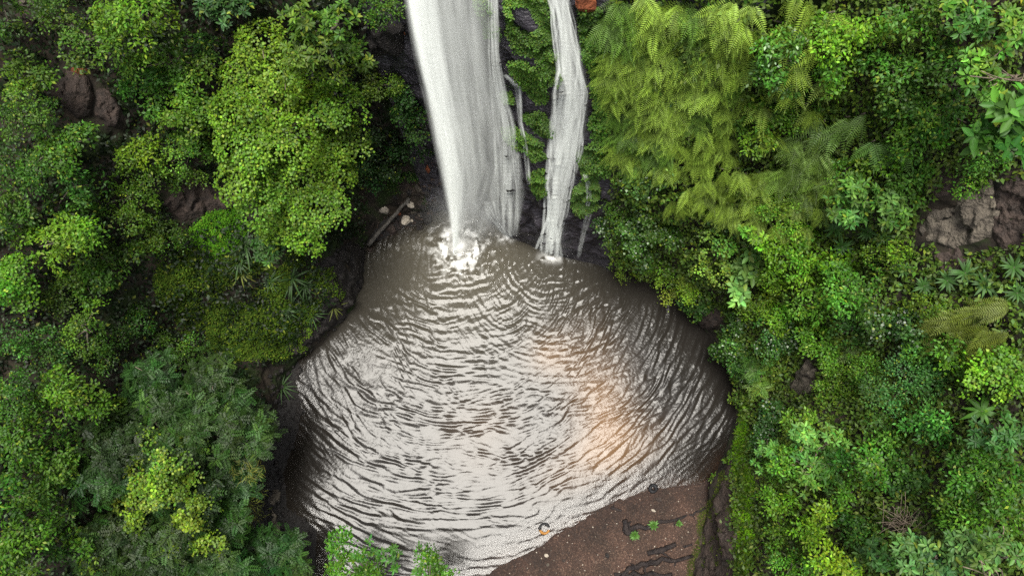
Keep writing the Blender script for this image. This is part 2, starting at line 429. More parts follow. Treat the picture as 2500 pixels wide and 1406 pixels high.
h += np.sin(dS*5.2+fbm(P*.9, 2, 9)*1.5)*0.018*np.exp(-dS/2.5)
foam = np.exp(-(ringd/0.17)**2)*np.clip(0.7+1.3*fbm(P*5.5, 3, 15), 0, 1)+.5*np.exp(-((dS-.9)/.6)**2)*np.clip(-.05+1.5*fbm(P*4.5, 3, 19), 0, 1)+np.exp(-(dS/0.33)**2)*1.3
d2 = np.hypot(*((P-SRC2)/np.array([1.1, .5])).T)
foam += np.exp(-(d2/0.45)**2)*np.clip(.5+1.2*fbm(P*5, 3, 16), 0, 1)
d3 = np.hypot(*((P-at(1235, 582)[:2])/np.array([.8, .4])).T)
foam += np.exp(-(d3/0.4)**2)*np.clip(.4+1.2*fbm(P*5, 3, 18), 0, 1)
pw = proj(np.c_[P, np.zeros(len(P))])
def silt_blob(cx, cy, sx, sy, rot=0):
    q = at(cx, cy)[:2]; dq = P-q; c, s_ = math.cos(rot), math.sin(rot)
    a = dq[:, 0]*c+dq[:, 1]*s_; b_ = -dq[:, 0]*s_+dq[:, 1]*c
    return np.exp(-(a/sx)**2-(b_/sy)**2)
silt = silt_blob(1470, 990, 1.3, 2.6, .25)+.7*silt_blob(1340, 860, 1.0, 1.0)+.55*silt_blob(1460, 1120, 2.4, 1.0, .4)+.25*silt_blob(1180, 1060, 1.5, 1.5)
silt = np.clip(silt*(0.85+.25*fbm(P*.6, 2, 23)), 0, 1)
depth = np.clip(-bed_z(P), 0, 2)
stir = np.exp(-(dS/5.0)**2)
mw, n, out = new_mat('pool_water'); L = n.links.new
def attr(nm):
    a = n.nodes.new('ShaderNodeAttribute'); a.attribute_name = nm; return a.outputs['Fac']
m1 = n.nodes.new('ShaderNodeMixRGB'); m1.inputs[1].default_value = (0.016, 0.014, 0.012, 1); m1.inputs[2].default_value = (0.15, 0.085, 0.04, 1)
L(attr('silt'), m1.inputs['Fac'])
m1b = n.nodes.new('ShaderNodeMixRGB'); m1b.inputs[2].default_value = (0.085, 0.077, 0.058, 1); L(attr('stir'), m1b.inputs['Fac']); L(m1.outputs[0], m1b.inputs[1])
m2 = n.nodes.new('ShaderNodeMixRGB'); m2.inputs[2].default_value = (0.8, 0.8, 0.77, 1); L(attr('foam'), m2.inputs['Fac']); L(m1b.outputs[0], m2.inputs[1])
dif = n.nodes.new('ShaderNodeBsdfDiffuse'); L(m2.outputs[0], dif.inputs['Color'])
tr = n.nodes.new('ShaderNodeBsdfTransparent'); tr.inputs['Color'].default_value = (.85, .8, .72, 1)
mr = n.nodes.new('ShaderNodeMath'); mr.operation = 'MULTIPLY'; mr.inputs[1].default_value = 3.2; L(attr('depth'), mr.inputs[0])
mn = n.nodes.new('ShaderNodeMath'); mn.operation = 'MINIMUM'; mn.inputs[1].default_value = 1; L(mr.outputs[0], mn.inputs[0])
body = n.nodes.new('ShaderNodeMixShader'); L(mn.outputs[0], body.inputs[0]); L(tr.outputs[0], body.inputs[1]); L(dif.outputs[0], body.inputs[2])
tcw = n.nodes.new('ShaderNodeTexCoord'); nz = n.nodes.new('ShaderNodeTexNoise'); nz.inputs['Scale'].default_value = 9; nz.inputs['Detail'].default_value = 4
L(tcw.outputs['Object'], nz.inputs['Vector'])
bmp = n.nodes.new('ShaderNodeBump'); bmp.inputs['Strength'].default_value = .10; bmp.inputs['Distance'].default_value = .05; L(nz.outputs['Fac'], bmp.inputs['Height'])
gl = n.nodes.new('ShaderNodeBsdfGlossy'); gl.inputs['Roughness'].default_value = 0.15; L(bmp.outputs[0], gl.inputs['Normal'])
fr = n.nodes.new('ShaderNodeFresnel'); fr.inputs['IOR'].default_value = 1.33; L(bmp.outputs[0], fr.inputs['Normal'])
sm = n.nodes.new('ShaderNodeMixShader'); L(fr.outputs[0], sm.inputs[0]); L(body.outputs[0], sm.inputs[1]); L(gl.outputs[0], sm.inputs[2])
L(sm.outputs[0], out.inputs['Surface'])
tag(link('pool_water', mesh('pool_water', np.c_[P, h], F, mw, smooth=True,
     attrs={'silt': silt, 'foam': np.clip(foam, 0, 1), 'depth': depth, 'stir': stir})), 'rippled brown pool below the falls', 'water', kind='structure')
# ------------------------------------------------------------------ leaves
def leaf_geo(P, Nn, Dd, L, wr, col, six=False, fold=0.18):
    n = len(P); Dd = nrm(Dd-Nn*(Dd*Nn).sum(1, keepdims=True)); S = np.cross(Nn, Dd)
    L = np.asarray(L).reshape(-1, 1)*np.ones((n, 1)); w = L*wr
    if six:
        pts = [P, P+Dd*L*.3+S*w*.46+Nn*w*fold, P+Dd*L*.68+S*w*.42+Nn*w*fold*.8, P+Dd*L-Nn*L*.08,
               P+Dd*L*.68-S*w*.42+Nn*w*fold*.8, P+Dd*L*.3-S*w*.46+Nn*w*fold]
        V = np.stack(pts, 1).reshape(-1, 3); b = np.arange(n)[:, None]*6
        F = np.concatenate([b+np.array([0, 1, 2, 3]), b+np.array([0, 3, 4, 5])]); k = 6
    else:
        pts = [P, P+Dd*L*.45+S*w*.5+Nn*w*fold, P+Dd*L-Nn*L*.06, P+Dd*L*.45-S*w*.5+Nn*w*fold]
        V = np.stack(pts, 1).reshape(-1, 3); b = np.arange(n)[:, None]*4
        F = b+np.array([0, 1, 2, 3]); k = 4
    return V, F, np.repeat(col, k, axis=0)
def join(parts):
    V, F, C = [], [], []; o = 0
    for v, f, c in parts:
        V.append(v); F.append(f+o); C.append(c); o += len(v)
    return np.concatenate(V), np.concatenate(F), np.concatenate(C)
UP = np.array([0, 0, 1.0])
def jitter_cols(base, n, rg, v=.22, hue=.12, young=0.06, yc=(.22, .27, .025)):
    c = np.tile(np.asarray(base, float), (n, 1))*np.exp(rg.normal(size=(n, 1))*v)
    c *= 1+rg.normal(size=(n, 3))*hue*np.array([1, .35, .8])
    y = rg.random(n) < young
    c[y] = c[y]*.35+np.array(yc)*.65
    return np.clip(c, .003, .6)
SP = {  # leaf length m, width ratio, colour, style, spray radius, leaves per spray, density
 'heart':  dict(L=.092, wr=.82, c=(.098, .190, .012), st='dome', sr=.27, k=34, d=1.5, up=.8, young=.04),
 'oval':   dict(L=.115, wr=.52, c=(.062, .128, .012), st='dome', sr=.26, k=34, d=1.3, up=.55, young=.04),
 'fine':   dict(L=.075, wr=.58, c=(.055, .120, .012), st='dome', sr=.24, k=44, d=1.4, up=.5, young=.03),
 'ivy':    dict(L=.095, wr=.8, c=(.036, .085, .012), st='dome', sr=.25, k=34, d=1.4, up=.5, young=.03),
 'whorl':  dict(L=.19, wr=.42, c=(.055, .115, .022), st='whorl', sr=.25, k=9, d=2.4, up=.8, young=.04),
 'pinn':   dict(L=.36, wr=.30, c=(.026, .064, .010), st='pinn', sr=.30, k=5, d=1.2, up=.75, young=0),
 'round':  dict(L=.085, wr=1.0, c=(.125, .200, .014), st='dome', sr=.22, k=26, d=1.4, up=.9, young=.12),
 'big':    dict(L=.36, wr=.46, c=(.050, .120, .017), st='whorl', sr=.45, k=6, d=1.1, up=.7, young=.03),
 'string': dict(L=.24, wr=.05, c=(.16, .21, .035), st='dome', sr=.30, k=34, d=1.2, up=.3, young=.1),
}
def clump(c, r, sp, rg, tint=(1, 1, 1), flat=.72, dens=1.0, loc0=None):
    """one bough of foliage: sprays over the upper shell of an uneven dome"""
    s = SP[sp]; base = np.array(s['c'])*np.array(tint)
    ns = max(4, int((r/.3)**2*5.2*s['d']*dens))
    v = nrm(rg.normal(size=(ns, 3))); v[:, 2] = np.where(v[:, 2] < -.25, -v[:, 2], v[:, 2])
    wob = 1+.36*vnoise(v*1.7+c*.7, 5)+.20*vnoise(v*4+c, 6)
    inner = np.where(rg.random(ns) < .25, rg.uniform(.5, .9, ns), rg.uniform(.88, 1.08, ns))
    cp = v*np.array([1, 1, flat])*(r*wob*inner)[:, None]+c
    keep = vnoise(cp*2.4, 33)+.4*rg.normal(size=ns) > -.30
    if keep.sum() < 4: keep[:] = True
    v, cp, inner, ns = v[keep], cp[keep], inner[keep], int(keep.sum())
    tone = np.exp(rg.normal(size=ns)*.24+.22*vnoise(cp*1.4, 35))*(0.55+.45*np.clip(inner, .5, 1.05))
    k = s['k']; nn = ns*k
    O = np.repeat(nrm(v*np.array([1, 1, 1.1])), k, 0); Pc = np.repeat(cp, k, 0); tn = np.repeat(tone, k)
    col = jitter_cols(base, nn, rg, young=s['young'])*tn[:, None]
    if s['st'] == 'dome':
        q = rg.normal(size=(nn, 3)); q -= O*(q*O).sum(1, keepdims=True)*.75
        P = Pc+q*s['sr']*.5
        Nn = nrm(UP*s['up']+O*.45+rg.normal(size=(nn, 3))*.38)
        Dd = nrm(q+rg.normal(size=(nn, 3))*.8-UP*.25)
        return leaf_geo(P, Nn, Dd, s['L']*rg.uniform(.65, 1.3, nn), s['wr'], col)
    A = nrm(np.cross(np.repeat(nrm(v+rg.normal(size=v.shape)*.2), k, 0), np.array([.3, .9, .1])))
    axis = nrm(np.repeat(nrm(UP*s['up']+v*.5+rg.normal(size=v.shape)*.15), k, 0))
    A = nrm(A-axis*(A*axis).sum(1, keepdims=True)); B = np.cross(axis, A)
    ang = np.tile(np.arange(k)*2*math.pi/k, ns)+np.repeat(rg.uniform(0, 6.28, ns), k)+rg.normal(size=nn)*.15
    rad = A*np.cos(ang)[:, None]+B*np.sin(ang)[:, None]
    if s['st'] == 'whorl':
        tilt = rg.uniform(.0, .5, nn)[:, None]
        Dd = nrm(rad+axis*tilt); Nn = nrm(axis-rad*tilt+rg.normal(size=(nn, 3))*.12)
        P = Pc+rad*.02+rg.normal(size=(nn, 3))*.02
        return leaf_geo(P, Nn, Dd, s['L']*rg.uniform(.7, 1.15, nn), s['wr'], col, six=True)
    # pinnate: each of the k rays is a rachis with leaflet pairs
    m = 6; Lr = (s['L']*rg.uniform(.7, 1.2, nn))
    Dd = nrm(rad+axis*.12-UP*.10); Nn = nrm(axis+rg.normal(size=(nn, 3))*.2); S = np.cross(Nn, Dd)
    out = []
    for i in range(m):
        t = (i+1)/m
        for sg in (-1, 1):
            P = Pc+Dd*(Lr*t)[:, None]-Nn*(Lr*t*t*.18)[:, None]
            d = Dd*(.65 if i < m-1 else 1.2)+S*sg
            out.append(leaf_geo(P, nrm(Nn+rg.normal(size=(nn, 3))*.12), d, Lr*.36*(1-.35*abs(t-.5)), .42, col*np.exp(rg.normal(size=(nn, 1))*.1)))
    return join(out)
def bezier(a, b, c, n):
    t = np.linspace(0, 1, n)[:, None]
    return a*(1-t)**2+2*b*t*(1-t)+c*t*t
PLANT_N = [0]
def plant(name, label, cat, px, py, rx, ry, sp, lift=1.0, n=5, tint=(1, 1, 1), group=None, dens=1.0, flat=.72, lobes=None, gloss=False, mixsp=None, twigs=0, rs=1.0, foot=None):
    """tree or shrub: trunk, limbs and boughs, rooted in the slope below its crown"""
    if group == 'trees and shrubs on the right slope' and not any(w_ in label for w_ in ('dark', 'shade', 'deep')): tint = tuple(np.array(tint)*1.2)  # right slope is the better lit side; that light is put into leaf colour
    if group == 'trees and shrubs on the left bank' and not any(w_ in label for w_ in ('bright', 'vivid', 'lime', 'vine', 'fresh')): tint = tuple(np.array(tint)*.76)  # shade of the left bank is put into leaf colour
    PLANT_N[0] += 1; rg = np.random.default_rng(100+PLANT_N[0])
    h = hit(px, py)
    if h is None: raise RuntimeError('no ground under '+label)
    d0 = ray(px, py)
    def lifted(x, y, lf, base_dep):
        hh = hit(x, y); d = ray(x, y); dep = base_dep
        if hh is not None:
            dl = (hh[0]-CPOS) @ FWD
            dep = .45*base_dep+.55*min(dl, base_dep+2.5)
        return CPOS+d*(dep-lf), dep-lf
    bd = (h[0]-CPOS) @ FWD
    cc = CPOS+d0*(bd-lift)
    near = BVH.find_nearest(Vector(cc))[0]               # rooted in the slope behind the crown
    root = .5*np.array(near)+.5*h[0] if h[0][2] > .6 else np.array(near)
    q = BVH.find_nearest(Vector(root))[0]; root = np.array(q)-np.array([0, 0, .12])
    if foot: root = at(foot[0], foot[1], .1)
    t = thing(name, label, cat, root, group)
    if lobes is None:
        lobes = []; a0 = rg.uniform(0, 6.28)
        for i in range(n):
            f = math.sqrt((i+.35)/n)*.86; a = a0+i*2.39996+rg.normal()*.25
            lobes.append((px+rx*f*math.cos(a), py+ry*f*math.sin(a), math.sqrt(rx*ry/n)*rs*rg.uniform(.82, 1.18)))
    tall = cc[2]-root[2]
    r0 = min(.03+.012*tall, .06) if name != 'tree' else min(.05+.02*tall, .13)
    ctr = []
    for i, (x, y, rp) in enumerate(lobes):
        e = math.hypot((x-px)/max(rx, 1), (y-py)/max(ry, 1))
        c, dep = lifted(x, y, lift*(1.05-.3*min(e, 1))+rg.normal()*(.10+.09*lift), bd)
        ctr.append((c, rp/FPX*dep))
    for i, (c, r) in enumerate(ctr):
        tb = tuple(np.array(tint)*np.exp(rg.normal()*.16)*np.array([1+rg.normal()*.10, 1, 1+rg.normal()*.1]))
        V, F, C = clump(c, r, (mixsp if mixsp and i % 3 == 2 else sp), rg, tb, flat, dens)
        tag(link('leaf_clump', mesh('leaf_clump', V-root, F, M_LEAF_GLOSS if gloss else M_LEAF, C), t), kind='stuff')
    fork = root+(np.mean([c for c, r in ctr], 0)-root)*.5
    top = np.mean([c for c, r in ctr], 0)
    mid = (root+top)/2+rg.normal(size=3)*.1*tall*.5
    path = bezier(root, mid, top, 8)-root
    trunk = link('trunk', tube_mesh('trunk', path, np.linspace(r0, r0*.4, 8), M_BARK, 7, .05), t)
    for i, (c, r) in enumerate(ctr[:8]):
        a = path[4+(i % 3)]; e = c-root-np.array([0, 0, r*.1]); m_ = (a+e)/2+np.array([0, 0, .12*np.linalg.norm(e-a)])
        link('branch', tube_mesh('branch', bezier(a, m_, e, 6), np.linspace(r0*.5, r0*.14, 6), M_BARK, 5, .04), trunk)
    for i in range(twigs):
        c, r = ctr[i % len(ctr)]; e = c-root+np.array([rg.normal()*r*.6, rg.normal()*r*.6, r*.85]); a = c-root-np.array([0, 0, r*.3])
        link('twig', tube_mesh('twig', bezier(a, (a+e)/2+rg.normal(size=3)*.15, e, 6), np.linspace(.025, .008, 6), M_TWIG, 5), trunk)
    return t
# ------------------------------------------------------------------ carpets: creepers, moss, undergrowth
def px_sample(poly, step, rg):
    poly = np.asarray(poly, float); x0, y0 = poly.min(0); x1, y1 = poly.max(0)
    gx, gy = np.meshgrid(np.arange(x0, x1, step), np.arange(y0, y1, step)); P = np.stack([gx.ravel(), gy.ravel()], 1)
    P = P+rg.uniform(-.5, .5, P.shape)*step
    edge = fbm(P/60, 3, 4)[:, None]*10
    return P[in_poly(P+edge, poly)]
def carpet(name, label, cat, polys, L=.10, wr=.7, c=(.06, .13, .012), step=7, per=5, thick=.18, mat=None, group=None, kind=None, seed=1, six=False, v=.25, patchy=0.0, young=.05, hang=.4, up=.5, holes=()):
    rg = np.random.default_rng(seed); PP, NN = [], []
    for poly in polys:
        Q = px_sample(poly, step, rg)
        for hp in holes: Q = Q[~in_poly(Q+fbm(Q/15, 2, 3)[:, None]*5, hp)]
        for x, y in Q:
            if patchy and vnoise(np.array([[x/45, y/45]]), 8)[0]+.5*vnoise(np.array([[x/17, y/17]]), 9)[0] < patchy-1: continue
            h = hit(x, y)
            if h is None: continue
            PP.append(h[0]); NN.append(h[1])
    PP = np.repeat(np.array(PP), per, 0); NN = np.repeat(np.array(NN), per, 0); n = len(PP)
    sp_ = step/FPX*24*.9
    q = rg.normal(size=(n, 3)); q -= NN*(q*NN).sum(1, keepdims=True)
    hum = np.clip(.5+.9*fbm(PP*1.3, 3, 6), .05, 1.4)
    P = PP+q*sp_*.6+NN*(rg.uniform(.0, 1, n)*thick*hum+.01)[:, None]
    Nn = nrm(NN*.7+UP*up+rg.normal(size=(n, 3))*.4)
    Dd = nrm(q*.8+rg.normal(size=(n, 3))*.4-UP*hang)
    col = jitter_cols(c, n, rg, v=v, young=young)*(0.8+.35*fbm(PP*.8, 2, 12))[:, None].clip(.4, 1.4)
    V, F, C = leaf_geo(P, Nn, Dd, L*rg.uniform(.6, 1.3, n), wr, col, six)
    o = PP.mean(0)
    ob = link(name, mesh(name, V-o, F, mat or M_LEAF, C), None, o)
    return tag(ob, label, cat, group, kind)
# ------------------------------------------------------------------ ferns and rosettes
def frond_mesh(name, col, m=17, wid=.24, arch=.28, seed=0):
    rg = np.random.default_rng(seed); parts = []
    tz = lambda t: .10*t-arch*t*t
    for i in range(m):
        t = .10+.9*i/m
        for sg in (-1, 1):
            P = np.array([[t, 0, tz(t)]]); l = wid*math.sin(min(1, (t+.12))*math.pi*.93)**.75*(1-.25*t)
            Dd = np.array([[.38, sg, -.18+rg.normal()*.06]]); Nn = nrm(np.array([[.1+.5*t, rg.normal()*.1, 1.0]]))
            parts.append(leaf_geo(P, Nn, Dd, max(l, .03), .21, jitter_cols(col, 1, rg, v=.08, hue=.03, young=0)))
    P = np.array([[t_, 0, tz(t_)] for t_ in (0, .2, .4, .6, .8)]); Dd = np.gradient(P, axis=0)
    parts.append(leaf_geo(P, np.tile(UP, (5, 1)), Dd, .26, .07, np.tile(np.array(col)*.8, (5, 1))))
    V, F, C = join(parts)
    return mesh(name, V, F, M_LEAF, C)
FROND = {}
def fronds(key, col):
    if key not in FROND:
        FROND[key] = [frond_mesh('frond', np.array(col)*g, 12+i, .19+.03*i, .22+.1*i, i) for i, g in enumerate((.6, 1.0, 1.25))]
    return FROND[key]
def basis(x, z):
    x = x/np.linalg.norm(x); z = z-x*(z @ x); z = z/np.linalg.norm(z); y = np.cross(z, x)
    return np.array([x, y, z]).T
def fern(px, py, label, group, key='lime', col=(.15, .22, .02), size=1.0, nf=7, lean=(0, 0), spread=1.2, lift=.25, cat='fern', rise=0.0):
    h = hit(px, py)
    if h is None: return None
    rg = np.random.default_rng(int(px*7+py*13)); p, nn, _ = h
    down = np.array([lean[0], lean[1], 0.0]); g = -UP-nn*(-UP @ nn)
    down = down+(g if np.linalg.norm(g) > .1 else np.zeros(3))*1.1
    down = down/max(np.linalg.norm(down), 1e-6); side = np.cross(nn, down)
    t = thing('fern', label, cat, p+nn*.02, group)
    if rise: link('stem', tube_mesh('stem', np.array([[0, 0, 0], nn*.3*rise+UP*.2*rise, nn*.5*rise+UP*.5*rise]), [.03, .025, .02], M_BARK, 5), t)
    FM = fronds(key, col)
    for i in range(nf):
        a = (i-(nf-1)/2)/max(nf-1, 1)*2*spread+rg.normal()*.15
        d = down*math.cos(a)+side*math.sin(a)+nn*rg.uniform(.25, .8)
        o = link('frond', FM[rg.integers(3)], t)
        s = size*rg.uniform(.75, 1.2); M = np.eye(4); M[:3, :3] = basis(d, nn*.6+UP*1.1+np.array([0, -.35, 0])+rg.normal(size=3)*.15)*s
        M[:3, 3] = nn*lift*rg.uniform(.1, 1)+(nn*.5+UP*.5)*rise
        o.matrix_local = Matrix(M.tolist())
    return t
def blade_mesh(name, col, wid=.2, arch=.25, m=7, fold=.12, seed=0, shape=.8):
    """one broad leaf, length 1 along x, arched, folded along the midrib"""
    rg = np.random.default_rng(seed); V, F, C = [], [], []
    for i in range(m+1):
        t = i/m; w = wid*.5*(math.sin(math.pi*min(max(t, .02), .985)**shape))**.8
        z = .18*t-arch*t*t
        V += [(t, -w, z+fold*w*2), (t, 0, z), (t, w, z+fold*w*2)]; c = np.array(col)*(1+.06*rg.normal())
        C += [c, c*1.2, c]
        if i: b = (i-1)*3; F += [(b, b+1, b+4, b+3), (b+1, b+2, b+5, b+4)]
    return mesh(name, V, F, M_BLADE, np.clip(np.array(C), 0, .6), smooth=True)
BLADE = {}
def rosette(px, py, label, group=None, key='rosette', col=(.05, .13, .022), wid=.22, arch=.22, size=.6, nl=11, lift=.5, name='rosette_plant', cat='plant', tilt=.35, spread=6.283, start=0, shape=.8):
    h = hit(px, py)
    if h is None: return None
    rg = np.random.default_rng(int(px*3+py*5)); p, nn, _ = h
    ax = nrm(nn*.45+UP*.8)
    if key not in BLADE: BLADE[key] = [blade_mesh('leaf', np.array(col)*g, wid, arch*(1+.4*i), 7, .12, i, shape) for i, g in enumerate((.8, 1.0, 1.25))]
    base = p-nn*.03; t = thing(name, label, cat, base, group)
    top = ax*lift
    link('stem', tube_mesh('stem', bezier(np.zeros(3), top*.5+rg.normal(size=3)*.03, top, 5), np.linspace(.03, .018, 5), M_BARK, 5), t)
    A = nrm(np.cross(ax, np.array([.2, .9, .1]))); B = np.cross(ax, A)
    for i in range(nl):
        a = start+i*spread/nl+rg.normal()*.12; r = A*math.cos(a)+B*math.sin(a); tl = tilt*rg.uniform(.3, 1.6)
        o = link('leaf', BLADE[key][rg.integers(3)], t); s = size*rg.uniform(.75, 1.15)
        M = np.eye(4); M[:3, :3] = basis(r+ax*tl, ax+UP*.2-r*tl)*s; M[:3, 3] = top+r*.015
        o.matrix_local = Matrix(M.tolist())
    return t
# ------------------------------------------------------------------ rocks
def rock_mesh(name, size, seed, mat, sub=3, rough=.28, facet=True):
    import bmesh
    bm = bmesh.new(); bmesh.ops.create_icosphere(bm, subdivisions=sub, radius=1)
    V = np.array([v.co[:] for v in bm.verts]); rg = np.random.default_rng(seed)
    if facet:
        for i in range(9):
            nv = nrm(rg.normal(size=3)); dd = rg.uniform(.5, .85); s = V @ nv
            V = V-np.where(s > dd, s-dd, 0)[:, None]*nv
    V = V*(1+rough*.5*fbm(V*1.6+seed, 4, seed % 50))[:, None]*np.array(size)
    for v, c in zip(bm.verts, V): v.co = c
    me = bpy.data.meshes.new(name); bm.to_mesh(me); bm.free(); me.materials.append(mat)
    return me

def rock_face(label, poly, amp, mat, seed, group=None, step=5, cat='rock', name='rock_outcrop', freq=1.6):
    """craggy bare rock following the slope; its rim sinks into the ground"""
    poly = np.asarray(poly, float); x0, y0 = poly.min(0)-12; x1, y1 = poly.max(0)+12
    gx = np.arange(x0, x1, step); gy = np.arange(y0, y1, step); nx, ny = len(gx), len(gy)
    X, Y = np.meshgrid(gx, gy, indexing='ij'); Q = np.stack([X.ravel(), Y.ravel()], 1)
    ins = in_poly(Q, poly); d = seg_dist(Q, poly)*np.where(ins, 1, -1)
    Pn = [hit(x, y) for x, y in Q]; P = np.array([h[0] for h in Pn]); Nn = np.array([h[1] for h in Pn])
    Nm = nrm(Nn[ins].mean(0))
    rg = np.random.default_rng(seed); pts = P[ins]; ns = max(10, int(len(pts)*step*step/420*freq/2))
    sd = pts[rg.integers(0, len(pts), ns)]+rg.normal(size=(ns, 3))*.1; B_ = np.array([1.5, .8, 1.0])      # blocks split along slanted joints
    Wp = P+np.stack([fbm(P*1.7, 3, seed+q) for q in (1, 2, 3)], 1)*.16
    nd = np.argmin(((Wp[:, None, :]-sd[None])*B_).__pow__(2).sum(-1), 1)
    base = rg.uniform(.1, 1.0, ns); tl_ = rg.normal(size=(ns, 3))*.5
    crag = base[nd]*.9+((P-sd[nd])*tl_[nd]).sum(1)/max(amp, .05)*.35+fbm(P*2.5, 4, seed+3)*.16+vnoise(P*11, seed+2)*.05
    k = np.clip((d+5*fbm(Q/25, 2, seed))/14, -1, 1)
    off = np.where(k > 0, amp*(.25+crag)*np.sqrt(np.clip(k, 0, 1)), k*.5)
    V = P*.5+P*.5+Nm*off[:, None]
    F = grid_faces(nx, ny); F = F[(d > -11)[F].all(1)]
    u, inv = np.unique(F, return_inverse=True); o = P[ins].mean(0)
    return tag(link(name, mesh(name, V[u]-o, inv.reshape(-1, 4)[:, ::-1], mat), None, o), label, cat, group)
# ------------------------------------------------------------------ undergrowth that nobody could count
BARE_PX = [[(140,190),(180,150),(240,200),(310,290),(310,330),(210,320),(140,270)], [(395,470),(430,440),(560,450),(600,500),(500,525),(420,540)],
           [(2235,560),(2270,500),(2330,430),(2420,440),(2520,430),(2520,580),(2400,610),(2300,630)], [(1925,950),(1965,880),(2000,890),(1990,960)],
           [(1690,790),(1720,745),(1780,760),(1790,800),(1730,810)], [(30,0),(80,0),(80,65),(40,65)],
           [(890,60),(985,60),(985,130),(890,130)], [(880,430),(1060,380),(1100,560),(890,610)], [(760,620),(900,560),(900,700),(850,820),(700,890),(740,800),(810,720)],
           [(560,840),(640,800),(660,860),(580,900)], [(1690,1420),(1700,1260),(1760,1130),(1790,1130),(1800,1300),(1800,1420)],
           [(600,900),(740,870),(740,1420),(650,1420),(630,1200),(690,1060)]]
def undergrowth(name, label, sel, seed, c, dens, L=.14, wr=.55):
    rg = np.random.default_rng(seed)
    tri = flat2[TF]; cen = tri.mean(1)
    nn = np.cross(tri[:, 2]-tri[:, 0], tri[:, 3]-tri[:, 1]); ar = np.linalg.norm(nn, axis=1)/2; nn = nn/np.maximum(ar[:, None]*2, 1e-9)
    nn = np.where(nn[:, 2:3] < -.1, -nn, nn)
    pp = proj(cen); vis = (pp[:, 0] > -350) & (pp[:, 0] < 2850) & (pp[:, 1] > -350) & (pp[:, 1] < 1750) & (cen[:, 2] < 26) & sel(cen, pp) & (~fc | (pp[:, 0] > 1490) | (pp[:, 0] < 900)) & (cen[:, 2] > .6)
    for b in BARE_PX: vis &= ~in_poly(pp, b)
    w = ar*vis; n = int(w.sum()*dens); idx = rg.choice(len(w), n, p=w/w.sum())
    bu, bv = rg.random((2, n, 1)); T = tri[idx]
    P = T[:, 0]*(1-bu)*(1-bv)+T[:, 1]*bu*(1-bv)+T[:, 2]*bu*bv+T[:, 3]*(1-bu)*bv
    Nn0 = nn[idx]; hum = np.clip(.45+1.1*fbm(P*1.1, 3, 61), 0, 1.5)
    P = P+Nn0*(rg.uniform(0, 1, n)*.55*hum+.02)[:, None]
    Nn = nrm(Nn0*.5+UP*.6+rg.normal(size=(n, 3))*.45); Dd = rg.normal(size=(n, 3))-UP*.4
    col = jitter_cols(c, n, rg, v=.3, young=.04)*(0.85+.5*fbm(P*.6, 3, 63))[:, None].clip(.35, 1.6)
    V, F, C = leaf_geo(P, Nn, Dd, L*rg.uniform(.6, 1.4, n), wr, col)
    return tag(link(name, mesh(name, V, F, M_LEAF, C)), label, 'undergrowth', kind='stuff')
undergrowth('undergrowth', 'low dark green undergrowth covering the slope left of the pool', lambda c, p: c[:, 0] < -1.5, 3, (.011, .026, .005), 130)  # leaf colour darkened to paint the shade in gaps between the crowns
undergrowth('undergrowth', 'low green undergrowth covering the slope right of the pool', lambda c, p: c[:, 0] >= -1.5, 4, (.070, .125, .014), 230)  # leaf colour raised to paint the stronger light on this slope

# ------------------------------------------------------------------ left side: trees and shrubs
G_L = 'trees and shrubs on the left bank'; G_R = 'trees and shrubs on the right slope'
plant('tree', 'large bright yellow-green tree with heart-shaped leaves left of the falls', 'tree', 690, 350, 190, 260, 'heart', 4.2, group=G_L, twigs=3,
      lobes=[(640,110,62),(600,190,66),(690,190,60),(590,280,66),(660,270,72),(740,260,62),(810,270,66),(840,340,56),(610,360,70),(700,350,76),(785,370,68),(590,440,60),
             (670,440,72),(750,450,72),(820,440,52),(700,510,66),(640,500,58),(780,520,60),(740,575,46),(690,560,50)])
plant('tree', 'blue-green tree bough below the big yellow-green tree, over the dark bank', 'tree', 690, 580, 90, 45, 'whorl', 2.6, n=5, tint=(.85, 1.0, 1.0), group=G_L, mixsp='oval')
plant('tree', 'leafy green tree with whorled leaves at the top edge beside the falls', 'tree', 790, 105, 115, 120, 'whorl', 3.8, n=9, tint=(1.35, 1.35, .7), group=G_L, mixsp='oval', dens=1.2)
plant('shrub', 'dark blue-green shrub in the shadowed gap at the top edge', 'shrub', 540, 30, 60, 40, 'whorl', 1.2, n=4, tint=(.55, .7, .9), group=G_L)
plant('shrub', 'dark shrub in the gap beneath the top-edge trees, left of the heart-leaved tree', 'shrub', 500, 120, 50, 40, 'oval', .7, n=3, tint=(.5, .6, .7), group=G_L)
plant('tree', 'bright green small-leaved tree in the middle of the top left edge', 'tree', 340, 40, 120, 75, 'oval', 2.8, n=8, tint=(1.3, 1.35, .9), group=G_L)
plant('tree', 'fresh green tree spreading above the brown rock outcrop', 'tree', 230, 95, 105, 80, 'oval', 2.2, n=8, tint=(1.15, 1.2, .9), group=G_L, mixsp='fine')
plant('tree', 'sloping green tree whose boughs run down towards the heart-leaved tree', 'tree', 430, 165, 110, 70, 'oval', 2.0, n=8, tint=(1.05, 1.2, 1.0), group=G_L)
plant('shrub', 'green leafy shrub in the top left corner by the small rock', 'shrub', 115, 30, 55, 45, 'fine', 1.4, n=4, tint=(1.0, 1.05, .9), group=G_L)
plant('shrub', 'dark green shrub in the far top left corner', 'shrub', 15, 45, 45, 70, 'oval', 1.2, n=4, tint=(.7, .8, .8), group=G_L)
plant('shrub', 'small green shrub just left of the brown rock outcrop', 'shrub', 75, 185, 60, 60, 'oval', 1.3, n=5, tint=(1.05, 1.1, .8), group=G_L)
